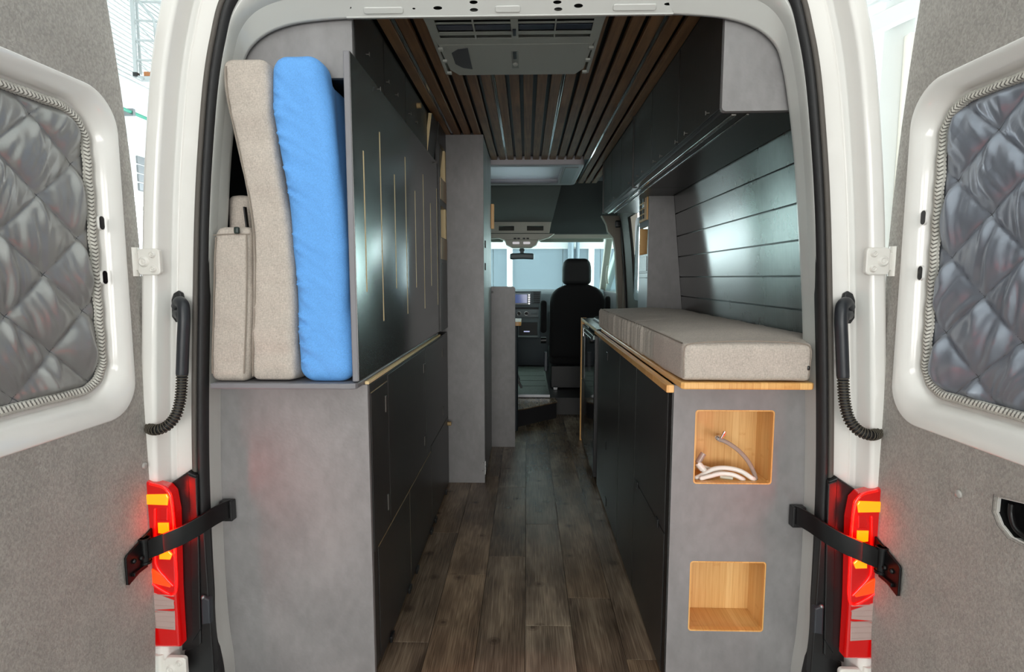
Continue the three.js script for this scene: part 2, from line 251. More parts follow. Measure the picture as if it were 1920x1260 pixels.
  // gallery stair with a tube balustrade
  const zs = -6.1, st = thing('gallery_stair', 'pale grey steel gallery with tube railings and a wooden tread, high on the workshop wall', 'stairs');
  const gs = S({ color: 0xaab0b0, roughness: 0.5 }), P = (u, v, dz = 0) => pz(u, v, zs + dz);
  const bar = (n, a, b, w, m = gs) => part(n, beam(a, b, w, w, V(0.3, 0.2, 1)), m, st);
  bar('post', P(246, -30), P(255, 139), 0.045); bar('post', P(254, -30, -0.1), P(264, 140, -0.1), 0.03); bar('post', P(290, 45, -0.1), P(297, 135, -0.1), 0.03);
  for (const [v, v2] of [[38, 42], [75, 78], [112, 115], [3, 4]]) bar('rail', P(253, v), P(330, v2 + 1), 0.022);
  bar('handrail', P(259, 0), P(287, 34), 0.03); bar('handrail', P(287, 34), P(300, 80), 0.03); bar('handrail', P(300, 80), P(312, 140), 0.03);
  for (const [a, b, c, d] of [[254, 42, 296, 84], [255, 78, 293, 114], [258, 114, 280, 135]]) bar('brace', P(a, b), P(c, d), 0.012);
  const tr = P(267, 133), tr2 = P(340, 140);
  part('tread', bx(tr.x, tr2.x + 0.5, tr.y - 0.06, tr.y, zs - 0.9, zs - 0.02, 0.006), S({ color: 0xa86c3e, roughness: 0.6 }), st);
  part('stringer', bx(tr.x - 0.03, tr2.x + 0.5, tr.y - 0.14, tr.y - 0.062, zs - 0.95, zs, 0.01), gs, st);
  const fo = P(255.5, 139.5); part('foot_cap', bx(fo.x - 0.03, fo.x + 0.03, fo.y - 0.03, fo.y + 0.02, zs - 0.03, zs + 0.03, 0.004), blackPlastic, st);
  bar('bracket', P(258, 143), P(270, 149), 0.03); bar('bracket', P(280, 150), P(300, 163), 0.03);
  // green pipe on the wall
  const ga = pxx(205, 186, x0 + 0.14), pipe = thing('wall_pipe', 'thin green pipe clipped along the white workshop wall below the gallery', 'pipe');
  part('pipe', cyl(V(x0 + 0.14, ga.y - 0.05, -8.1), V(x0 + 0.14, ga.y - 0.05, -3), 0.024), S({ color: 0x3f8f78, roughness: 0.5 }), pipe);
  part('clip', bx(x0, x0 + 0.18, ga.y - 0.1, ga.y + 0.0, -6.65, -6.6, 0.006), steel, pipe);
  const vent = thing('wall_vent', 'grey slatted grille on the white workshop wall below the pipe', 'vent');
  for (let k = 0; k < 5; k++) part('slat', bx(x0, x0 + 0.03, 2.32 + k * 0.13, 2.43 + k * 0.13, -7.6, -6.85, 0.006), steel, vent);
  const hallOff = S({ color: 0xdcdedb, roughness: 0.6 });
  // portal frame on the other side
  const co = struct('hall_column'); const ca = pz(1641, 300, -4.4), cb = pz(1690, 300, -4.4);
  part('column', bx(ca.x, cb.x + 0.05, y0, y1, -4.75, -4.4, 0.01), hallOff, co);
  part('column_casing', bx(cb.x - 0.06, cb.x + 0.2, y0, pz(1690, 60, -4.3).y, -4.4, -4.3, 0.01), S({ color: 0xece6da, roughness: 0.6 }), co);
  const bm = struct('hall_rafter'); const r0 = pz(1570, 80, -4.2), r1 = pz(1760, -8, -4.2);
  part('rafter', beam(r0, r1, 0.22, 0.16, V(0, 1, 0)), hallOff, bm);
  part('rafter_flange', beam(r0.clone().add(V(0.05, 0.24, 0)), r1.clone().add(V(0.05, 0.24, 0)), 0.3, 0.05, V(0, 1, 0)), hallOff, bm);
}
console.log('hall');

const halfSeal = [[0.85, -0.16], [0.838, 0.05], [0.85, 0.157], [0.853, 0.32], [0.849, 0.625], [0.838, 0.85], [0.8215, 1.084], [0.802, 1.328], [0.7845, 1.487], [0.7585, 1.667], [0.737, 1.76], [0.707, 1.85], [0.655, 1.912], [0.56, 1.946], [0.4, 1.955], [0, 1.958]];
const halfLip = [[0.81, -0.16], [0.804, 0.05], [0.813, 0.157], [0.817, 0.32], [0.813, 0.625], [0.802, 0.85], [0.786, 1.084], [0.762, 1.31], [0.744, 1.475], [0.72, 1.625], [0.7035, 1.7], [0.685, 1.75], [0.648, 1.787], [0.585, 1.815], [0.46, 1.8315], [0, 1.835]];
const both = h => [...h.map(([w, y]) => V(XC - w, y, 0)), ...h.slice(0, -1).reverse().map(([w, y]) => V(XC + w, y, 0))];
const sealCurve = new THREE.CatmullRomCurve3(both(halfSeal), false, 'centripetal'), lipCurve = new THREE.CatmullRomCurve3(both(halfLip), false, 'centripetal');
const SN = 240, sealS = [], sealN = [], lipS = [];
for (let i = 0; i <= SN; i++) { const t = i / SN; sealS.push(sealCurve.getPoint(t)); lipS.push(lipCurve.getPoint(t)); const g = sealCurve.getTangent(t); sealN.push(V(-g.y, g.x, 0)); }
const sweep = (prof, from = 0, to = SN) => { const rows = prof.map(() => []); for (let i = from; i <= to; i++) prof.forEach(([d, z, f], j) => { const dd = typeof d === 'function' ? d(i) : d; rows[j].push(V(sealS[i].x + sealN[i].x * dd, sealS[i].y + sealN[i].y * dd, z)); }); return loft(rows); };
// ------------------------------------------------------------------ van body: shell, roof, cab shell
const WL = -0.905, WR = 0.88, YC = 1.93;
{
  const w0 = -2.15, w1 = -3.05, yb = 1.0, yt = 1.62;
  const rng = (side, lo, hi) => { const o = []; for (let i = 0; i <= SN; i++) if ((sealS[i].x - XC) * side > 0.2 && sealS[i].y >= lo && sealS[i].y <= hi) o.push(i); return [o[0], o[o.length - 1]]; };
  const shell = (par, side, lo, hi, za, zb, m) => { const [a, b] = rng(side, lo, hi); part('side_panel', sweep([[0.078, za], [0.078, zb]], a, b), m, par); part('side_skin', sweep([[0.1, za], [0.1, zb]], a, b), paint, par); };
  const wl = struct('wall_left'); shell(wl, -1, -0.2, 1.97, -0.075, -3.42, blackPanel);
  const wr = struct('wall_right'), lining = S({ color: 0x5e5a56, roughness: 0.7 });
  shell(wr, 1, -0.2, 1.97, -0.075, w0, lining); shell(wr, 1, -0.2, 1.97, w1, -3.42, lining); shell(wr, 1, -0.2, yb + 0.01, w0, w1, lining); shell(wr, 1, yt - 0.01, 1.97, w0, w1, lining);
  // plank cladding of the bench side, one board per course, leaning in with the van side
  const ys = [0.86, 0.965, 1.068, 1.17, 1.277, 1.385, 1.502, 1.622, 1.75], xw = y => 0.885 - 0.1 * Math.max(0, y - 0.9);
  for (let i = 0; i < ys.length - 1; i++) { const a = ys[i] + 0.003, b = ys[i + 1] - 0.003; part('plank', ext([[xw(a), a], [xw(a) + 0.01, a], [xw(b) + 0.01, b], [xw(b), b]], -1.6, -0.075, 0.002), wallPlank, wr); }
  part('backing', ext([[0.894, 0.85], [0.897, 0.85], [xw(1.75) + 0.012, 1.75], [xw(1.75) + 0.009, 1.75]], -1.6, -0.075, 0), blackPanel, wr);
  // window of the sliding door with its dotted edge band
  const wn = struct('window_1'); part('pane', bx(WR + 0.07, WR + 0.075, yb - 0.02, yt + 0.02, w1 - 0.02, w0 + 0.02, 0), glassPane, wn);
  part('window_frame', ext(rr(w1 - 0.01, w0 + 0.01, yb - 0.01, yt + 0.01, 0.06), 0, 0.02, 0.003, [rr(w1 + 0.06, w0 - 0.06, yb + 0.05, yt - 0.05, 0.05)]).rotateY(-Math.PI / 2).translate(WR + 0.03, 0, 0), S({ color: 0x9aa3aa, roughness: 0.4 }), wn);
  const dots = []; for (let k = 0; k < 26; k++) for (const zz of [w0 - 0.075, w0 - 0.105]) { const s = new THREE.CylinderGeometry(0.008, 0.008, 0.002, 10); s.rotateZ(Math.PI / 2); s.translate(WR + 0.068, yb + 0.06 + k * 0.02, zz - (k % 2) * 0.012); dots.push(s); }
  part('dotted_band', merge(dots), blackPlastic, wn);
  part('edge_band', bx(WR + 0.066, WR + 0.069, yb, yt, w0 - 0.07, w0, 0), blackPlastic, wn);
  // roof with the opening of the hatch
  const hx0 = -0.36, hx1 = 0.39, hz0 = -2.34, hz1 = -3.08, ce = struct('ceiling');
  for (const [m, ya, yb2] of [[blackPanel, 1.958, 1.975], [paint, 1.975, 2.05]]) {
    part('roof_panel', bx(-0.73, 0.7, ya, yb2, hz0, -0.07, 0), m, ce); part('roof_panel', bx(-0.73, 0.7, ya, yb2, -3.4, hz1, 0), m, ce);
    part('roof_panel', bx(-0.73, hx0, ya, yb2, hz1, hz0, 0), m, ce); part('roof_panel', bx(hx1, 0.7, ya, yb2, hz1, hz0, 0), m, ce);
  }
  const pit = 0.0543, g0 = -0.368, gw = 0.0165;
  for (let k = -1; k <= 17; k++) {
    const a = g0 + k * pit + gw / 2, b = g0 + (k + 1) * pit - gw / 2;
    const seg = (a < hx1 + 0.03 && b > hx0 - 0.03) ? [[-0.075, hz0 + 0.045], [hz1 - 0.045, -3.22]] : [[-0.075, -3.22]];
    for (const [za, zb] of seg) part('slat', bx(a, b, YC, 1.946, zb, za, 0.0015, 1), slatWood, ce);
  }
  for (const k of [0, 5, 10, 15]) { const c = g0 + k * pit; part('light_profile', bx(c - gw / 2 + 0.001, c + gw / 2 - 0.001, 1.9325, 1.958, (c < hx1 + 0.03 && c > hx0 - 0.03) ? hz0 + 0.05 : -3.2, -0.075, 0.004), ledProfile, ce); }
  // rear load floor and its planks
  const fl = struct('floor'); part('subfloor', bx(WL - 0.1, WR + 0.1, -0.14, -0.006, -3.4, 0.02, 0), blackPanel, fl);
  const pw = 0.155, px0 = 0.0335; let id = 0;
  const ends = { '-4': [-0.6, -1.7], '-3': [-0.231, -1.009, -2.1], '-2': [-0.645, -1.75, -2.6], '-1': [-0.795, -1.58, -2.45], '0': [-0.328, -1.109, -1.95, -2.75], '1': [-0.495, -1.604, -2.5], '2': [-0.166, -1.25, -2.2], '3': [-0.8, -1.9] };
  for (let k = -4; k <= 3; k++) {
    const e = [0.01, ...ends[String(k)], -3.35], xa = px0 + k * pw, xb = xa + pw;
    for (let i = 0; i < e.length - 1; i++) {
      const g = bx(xa + 0.0006, xb - 0.0006, -0.006, 0, e[i + 1] + 0.0006, e[i] - 0.0006, 0.0012, 1), p = g.attributes.position, uv = g.attributes.uv, o = rnd();
      for (let q = 0; q < p.count; q++) uv.setXY(q, (p.getX(q) - xa) / pw, p.getZ(q) / 1.1 + o);
      part('plank', g, oak[(id++ * 3 + (k + 4) * 2) % oak.length], fl);
    }
  }
  part('sill', bx(-0.84, 0.82, -0.16, -0.004, 0.02, 0.11, 0.01), blackPlastic, fl);
}

// ------------------------------------------------------------------ rear door frame
{
  const fr = struct('trim_1', 'white painted rear door frame of the van with rubber seal');
  const jamb = [[-0.01, -0.002], [0.0, 0.0], [0.04, 0.004], [0.0455, 0.0045], [0.0465, 0.0015], [0.0505, 0.0015], [0.0515, 0.006], [0.058, 0.009], [0.061, 0.013], [0.07, 0.046], [0.074, 0.051], [0.082, 0.0545], [0.1, 0.055], [0.108, 0.052], [0.1125, 0.044], [0.114, 0.03], [0.114, -0.06]];
  part('jamb', sweep(jamb), paint, fr);
  part('seal_flange', sweep([[0.001, 0.0], [0.002, 0.012], [-0.002, 0.017], [-0.008, 0.018], [-0.012, 0.014], [-0.013, 0.0]]), rubberGrey, fr);
  part('seal', sweep([[-0.012, 0.0], [-0.013, 0.013], [-0.018, 0.018], [-0.025, 0.017], [-0.031, 0.010], [-0.033, 0.0], [-0.033, -0.01]]), rubber, fr);
  const lipSweep = (prof, from = 0, to = SN) => loft(prof.map(([f, z]) => { const r = []; for (let i = from; i <= to; i++) { const a = sealS[i].clone().addScaledVector(sealN[i], -0.031); r.push(V(lerp(a.x, lipS[i].x, f), lerp(a.y, lipS[i].y, f), z)); } return r; }));
  const lo = [[0, -0.004], [0.08, 0.003], [0.22, 0.002], [0.36, -0.006], [0.46, -0.018], [0.52, -0.03]], hi = [[0.52, -0.03], [0.97, -0.06], [1, -0.063], [1, -0.07], [0.9, -0.072]];
  const top = []; for (let i = 0; i <= SN; i++) if (sealS[i].y > 1.85 && Math.abs(lipS[i].x - XC) < 0.42) top.push(i);
  const ta = top[0], tb = top[top.length - 1];
  part('lip', lipSweep(lo), shadedPaint, fr); part('lip', lipSweep(hi, 0, ta), shadedPaint, fr); part('lip', lipSweep(hi, tb, SN), shadedPaint, fr);
  // flat header plate with its punched holes
  const pT = V(0, lerp(1.927, 1.835, 0.52), -0.03), pB = V(0, 1.834, -0.0615), wH = pT.distanceTo(pB), xa = lipS[ta].x - 0.003, xb = lipS[tb].x + 0.003;
  const toW = (u, v) => { const q = pz(u, v, -0.045); return [q.x, clamp((q.y - pB.y) / (pT.y - pB.y), 0.05, 0.95) * wH]; };
  const holes = [[653, 13, 0.007, 0.0028], [775, 14, 0.004, 0.002], [820, 13, 0.0115, 0.0042], [888, 4.5, 0.0105, 0.0042], [888, 15.5, 0.0105, 0.0042], [1045, 4, 0.0105, 0.0042], [1047, 14, 0.0105, 0.0042], [1085, 9, 0.0115, 0.0048], [1254, 6, 0.0105, 0.0032], [1303, 8, 0.005, 0.0022]].map(([u, v, a, b]) => { const [x, w] = toW(u, v), o = []; for (let k = 0; k < 16; k++) { const t = k / 16 * 6.2832; o.push([x + a * Math.cos(t), w + b * Math.sin(t)]); } return o; });
  const ang = Math.atan2(pT.y - pB.y, pT.z - pB.z);      // tilt of the plate
  const put = g => { g.rotateX(Math.PI / 2 - ang); g.translate(0, pB.y, pB.z); return g; };
  part('header_plate', put(ext([[xa, 0], [xb, 0], [xb, wH], [xa, wH]], -0.002, 0, 0, holes)), shadedPaint, fr);
  part('header_edge', bx(xa, xb, pB.y - 0.002, pB.y + 0.004, pB.z - 0.008, pB.z + 0.001, 0.0015), shadedPaint, fr);
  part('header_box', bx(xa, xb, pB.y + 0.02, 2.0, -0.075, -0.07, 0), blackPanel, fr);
  for (const [u0, u1, v] of [[680, 755, 17], [928, 976, 14], [1150, 1232, 11]]) { const [x, w] = toW(u0, v), [x2] = toW(u1, v); part('stamped_rib', put(ext(rr(x, x2, w - 0.008, w + 0.008, 0.006, 4), -0.001, 0.0035, 0.002)), shadedPaint, fr); }
  for (const sgn of [-1, 1]) { const [x, w] = toW(sgn < 0 ? 566 : 1345, 13); part('stamped_cup', put(ext(rr(x - 0.016, x + 0.016, w - 0.008, w + 0.008, 0.008, 5), -0.001, 0.003, 0.002)), shadedPaint, fr); }
  // body corner outside the jamb
  part('corner_skin', sweep([[0.114, 0.03], [0.113, -0.1], [0.1, -0.4]], 0, 80), paint, fr);
  part('corner_skin', sweep([[0.114, 0.03], [0.113, -0.1], [0.1, -0.4]], SN - 80, SN), paint, fr);
}
console.log('frame');
// ------------------------------------------------------------------ rear doors, opened square, with their quilted window covers
function rrLoft(o, i) { return o.map((p, k) => [p, i[k]]); }
function makeDoor(side) {
  const nm = side < 0 ? 'door_1' : 'door_2', a = 1.5 * Math.PI / 180;
  const dr = V(side * Math.sin(a), 0, Math.cos(a)), up = V(0, 1, 0), third = dr.clone().cross(up);
  const H = V(XC + side * 0.942, 0, 0.06), Mx = new THREE.Matrix4().makeBasis(dr, up, third).setPosition(H);
  const inv = Mx.clone().invert();
  const place = o => { o.matrix.copy(Mx); o.matrix.decompose(o.position, o.quaternion, o.scale); return o; };
  const root = place(struct(nm, side < 0 ? 'white rear van door with felt lining, on the mattress side' : 'white rear van door with felt lining and handle recess, on the bench side'));
  const hand = g => side > 0 ? g : flip((() => { const q = g.index ? g.toNonIndexed() : g; q.applyMatrix4(new THREE.Matrix4().makeScale(1, 1, -1)); return q; })());
  const add = (n, g, m, par = root) => part(n, hand(g), m, par);
  const sd = (u, v, d = 0) => { const r = ray(u, v).transformDirection(inv), c = camera.position.clone().applyMatrix4(inv); const t = (side * d - c.z) / r.z; return [c.x + r.x * t, c.y + r.y * t]; };   // pixel -> along the door, height
  // lining sheet: curved hinge edge
  const edge = []; for (let k = 0; k <= 20; k++) { const y = 0.02 + k / 20 * 1.88; const t = (y - 1.12) / 0.95; edge.push([-0.033 + 0.058 * Math.abs(t) ** 1.9 * (t > 0 ? 1.75 : 0.8), y]); }
  const outline = [...edge.slice().reverse(), [0.77, 0.02], [0.77, 1.9]].reverse();
  const O = rr(0.02, 0.735, 0.824, 1.601, [0.085, 0.085, 0.09, 0.09], 10), A = rr(0.058, 0.69, 0.886, 1.562, [0.075, 0.075, 0.085, 0.085], 10);
  const hole = rr(0.024, 0.731, 0.828, 1.597, [0.083, 0.083, 0.088, 0.088], 10);
  const extra = [];
  let pocket = null;
  if (side > 0) { const p = [[1868, 929], [1920, 941], [1960, 950], [1960, 1040], [1920, 1022], [1893, 1008], [1875, 985], [1865, 960]].map(([u, v]) => sd(u, v)); pocket = p; extra.push(p); }
  add('door_shell', ext(outline, -0.078, -0.002, 0.004, [hole, ...extra]), paint);
  add('felt_lining', ext(outline.map(([s, y]) => [s + 0.002, y]), -0.002, 0.003, 0.0015, [hole, ...extra]), felt);
  // window surround: rolls from the lining down to the opening
  const ring = (P, d) => P.map(p => V(p.x, p.y, d));
  const mixR = (t) => O.map((p, k) => new THREE.Vector2(lerp(p.x, A[k].x, t), lerp(p.y, A[k].y, t)));
  add('window_frame', loft([ring(O, -0.004), ring(mixR(0.02), 0.003), ring(mixR(0.08), 0.0055), ring(mixR(0.3), 0.003), ring(mixR(0.55), -0.004), ring(mixR(0.78), -0.014), ring(mixR(0.9), -0.026), ring(mixR(0.97), -0.036), ring(A, -0.04), ring(mixR(1.12), -0.0415), ring(mixR(1.14), -0.046), ring(mixR(1.14), -0.07)], true), paint);
  add('window_pane', ext(rr(0.03, 0.72, 0.85, 1.59, 0.08, 6), -0.076, -0.07, 0), darkGlass);
  const slots = side < 0 ? [[190, 418], [196, 520]] : [[1732, 408], [1726, 512]];
  for (const [u, v] of slots) { const [s, y] = sd(u, v, 0.003); add('oval_slot', ext(rr(s - 0.0075, s + 0.0075, y - 0.0155, y + 0.0155, 0.007, 6), 0.0005, 0.005, 0.0008), darkGlass); add('slot_rim', ext(rr(s - 0.009, s + 0.009, y - 0.017, y + 0.017, 0.0088, 6), -0.001, 0.0046, 0.0006), paint); }
  { const [s, y] = side < 0 ? sd(268, 873) : sd(1801, 926); const g = new THREE.SphereGeometry(0.0085, 14, 8); g.scale(1, 1, 0.6); g.translate(s, y, 0.004); add('lining_clip', g, S({ color: 0xa8a5a0, roughness: 0.35 })); }
  if (pocket) {
    const pcx = pocket.reduce((a, p) => a + p[0], 0) / pocket.length, pcy = pocket.reduce((a, p) => a + p[1], 0) / pocket.length, b = pocket.map(([s, y]) => V(pcx + (s - pcx) * 1.05, pcy + (y - pcy) * 1.05, 0.0036)), c = pocket.map(([s, y]) => V(s + 0.006, y + 0.002, -0.045));
    add('handle_recess', merge([loft([b, c], true).toNonIndexed(), ext(pocket.map(([s, y]) => [s + 0.004, y]), -0.05, -0.045, 0)]), blackPlastic);
    const q = (u, v) => { const [s, y] = sd(u, v); return V(s, y, -0.012); };
    add('grip', tube([q(1885, 945), q(1884, 965), q(1892, 990), q(1915, 1010), q(1950, 1025)], 0.005, 8), blackPlastic);
  }
  // hinges on the pillar
  for (const yy of side < 0 ? [1.205, 0.115] : [1.205, 0.115]) {
    const hg = new THREE.Group(); hg.name = 'hinge'; root.add(hg);
    const wx = s => V(XC + side * s, 0, 0);
    const loc = g => { g.applyMatrix4(inv); return g; };
    const m = (g) => side < 0 ? mir(g) : g;
    const X = XC, pl = ext(rr(X + 0.868, X + 0.925, yy - 0.033, yy + 0.033, 0.01, 4), 0.05, 0.064, 0.003);
    const kn = cyl(V(X + 0.944, yy - 0.036, 0.05), V(X + 0.944, yy + 0.036, 0.05), 0.013), arm = bx(X + 0.92, X + 0.965, yy - 0.022, yy + 0.022, 0.045, 0.058, 0.003);
    part('leaf', loc(m(merge([pl, kn, arm]))), paintDull, hg);
    for (const [dx, dy, r] of [[0.885, 0.018, 0.008], [0.885, -0.018, 0.008], [0.908, 0.0, 0.0125]]) {
      const c = new THREE.LatheGeometry([[0, 0.006], [r * 0.3, 0.006], [r * 0.35, 0.004], [r * 0.55, 0.004], [r * 0.6, 0.007], [r * 0.8, 0.006], [r, 0.002], [r * 1.1, 0]].map(q => new THREE.Vector2(...q)), 18); c.rotateX(Math.PI / 2); c.translate(X + dx, yy + dy, 0.064);
      part('bolt', loc(m(c)), paintDull, hg);
    }
  }
  // quilted cover clipped into the window opening
  const cv = place(thing('window_cover', side < 0 ? 'silver grey quilted window cover on the rear door beside the upright mattresses' : 'bluish silver quilted window cover on the rear door with the handle recess', 'window cover', 'quilted covers in the rear door windows'));
  const C0 = side < 0 ? { s: 0.206, y: 1.339 } : { s: 0.209, y: 1.293 }, HX = 0.095, HY = 0.0835;
  const skew = side < 0 ? 0.0 : 0.03;
  const E0 = rr(0.062, 0.685, 0.892 , 1.556, [0.08, 0.08, 0.085, 0.085], 10);
  const inside = (x, y, m) => { const cx = clamp(x, 0.062 + 0.08, 0.685 - 0.08), cy = clamp(y, 0.892 + 0.08, 1.556 - 0.08); return Math.hypot(x - cx, y - cy) < 0.08 - m; };
  const edge01 = (x, y) => { const cx = clamp(x, 0.062 + 0.08, 0.685 - 0.08), cy = clamp(y, 0.892 + 0.08, 1.556 - 0.08); return sst(0.066, 0.045, Math.hypot(x - cx, y - cy)); };
  const h = (x, y) => {
    const s2 = (x - C0.s) / HX + (y - C0.y) * skew, t2 = (y - C0.y) / HY, p = (s2 + t2) / 2, q = (s2 - t2) / 2;
    const ap = Math.abs(Math.sin(Math.PI * p)), aq = Math.abs(Math.sin(Math.PI * q));
    let z = 0.019 * Math.pow(ap, 0.55) * Math.pow(aq, 0.55);
    // gathers: folds running down from each knot
    const wv = fbm(x * 9, y * 5, 0, 0, 201, 2) - 0.5;
    const f1 = fbm((x + 0.10 * wv + 0.06 * Math.sin(y * 9)) * 42, y * 3.2, 0, 0, 203, 3), f2 = fbm((x + 0.04 * wv) * 110, y * 8, 0, 0, 207, 2);
    z += ((f1 - 0.5) * 0.018 + (f2 - 0.5) * 0.002) * Math.min(1, Math.min(ap, aq) * 2.2);
    // pinched knots
    const pi = Math.round(p), qi = Math.round(q), kx = C0.s + (pi + qi) * HX, ky = C0.y + (pi - qi) * HY, dx = x - kx, dy = y - ky;
    z += 0.010 * Math.exp(-((dx / 0.011) ** 2)) * Math.exp(-(((dy + 0.032) / 0.03) ** 2)) - 0.005 * Math.exp(-(dx * dx + dy * dy) / 0.00012);
    return z;
  };
  const st = 0.004, nx = Math.round(0.65 / st), ny = Math.round(0.69 / st), P = [], U = [], I = [], ok = [];
  for (let j = 0; j <= ny; j++) for (let i = 0; i <= nx; i++) { const x = 0.05 + i * st, y = 0.88 + j * st; const ed = edge01(x, y); P.push(x, y, -0.044 + h(x, y) * ed); U.push(x, y); ok.push(inside(x, y, 0.004)); }
  for (let j = 0; j < ny; j++) for (let i = 0; i < nx; i++) { const k = j * (nx + 1) + i, b = k + nx + 1; if (ok[k] && ok[k + 1] && ok[b] && ok[b + 1]) I.push(k, k + 1, b + 1, k, b + 1, b); }
  const g = new THREE.BufferGeometry(); g.setAttribute('position', new THREE.Float32BufferAttribute(P, 3)); g.setAttribute('uv', new THREE.Float32BufferAttribute(U, 2)); g.setIndex(I); g.computeVertexNormals();
  add('quilt', BGU.mergeVertices(g), side < 0 ? satin : satinCool, cv);
  add('backing', ext(E0, -0.052, -0.049, 0), stitch, cv);
  // stitched seams along the lattice
  const seams = [];
  for (const dirn of [1, -1]) for (let k = -9; k <= 9; k++) {
    let run = []; const flush = () => { if (run.length > 4) seams.push(tube(run, 0.0009, 4, run.length)); run = []; };
    for (let m = 0; m <= 170; m++) { const y = 0.885 + m * 0.004, t2 = (y - C0.y) / HY, s2 = 2 * k - dirn * t2, x = C0.s + (s2 - (y - C0.y) * skew) * HX; if (inside(x, y, 0.012)) run.push(V(x, y, -0.0435 + h(x, y) * edge01(x, y))); else flush(); }
    flush();
  }
  add('stitching', merge(seams), stitch, cv);
  // woven braid all round
  const inset = m => rr(0.062 + m, 0.685 - m, 0.892 + m, 1.556 - m, [0.08 - m, 0.08 - m, 0.085 - m, 0.085 - m], 14);
  const wob = (v, k) => v + 0.0015 * Math.sin(k * 0.9);
  const rows = [[0, -0.046], [0.001, -0.036], [0.004, -0.031], [0.014, -0.029], [0.018, -0.032], [0.0195, -0.04]].map(([m, d]) => { const q = inset(m), o = []; for (let k = 0; k < q.length; k++) { const b = q[(k + 1) % q.length], n = Math.max(1, Math.round(q[k].distanceTo(b) / 0.012)); for (let t = 0; t < (m >= 0 ? n : 1); t++) o.push([q[k], b, t / n]); } return { o, d, m }; });
  const ref = inset(0), cnt = ref.map((p, k) => Math.max(1, Math.round(p.distanceTo(ref[(k + 1) % ref.length]) / 0.012)));
  const braidRows = [[0, -0.046], [0.001, -0.036], [0.004, -0.029], [0.015, -0.0275], [0.019, -0.031], [0.0205, -0.041]].map(([m, d]) => { const q = inset(m), o = []; let c = 0; for (let k = 0; k < q.length; k++) { const b = q[(k + 1) % q.length]; for (let t = 0; t < cnt[k]; t++) { const f = t / cnt[k]; o.push(V(lerp(q[k].x, b.x, f), lerp(q[k].y, b.y, f), d + 0.0012 * Math.sin(c++ * 1.1))); } } o.push(o[0].clone()); return o; });
  // transpose so that u runs across and v along the braid
  const tr = braidRows[0].map((_, i) => braidRows.map(r => r[i]));
  add('braid_border', loft(tr), braid, cv);
  return { root, sd, Mx, inv };
}
const doorL = makeDoor(-1), doorR = makeDoor(1);
console.log('doors');

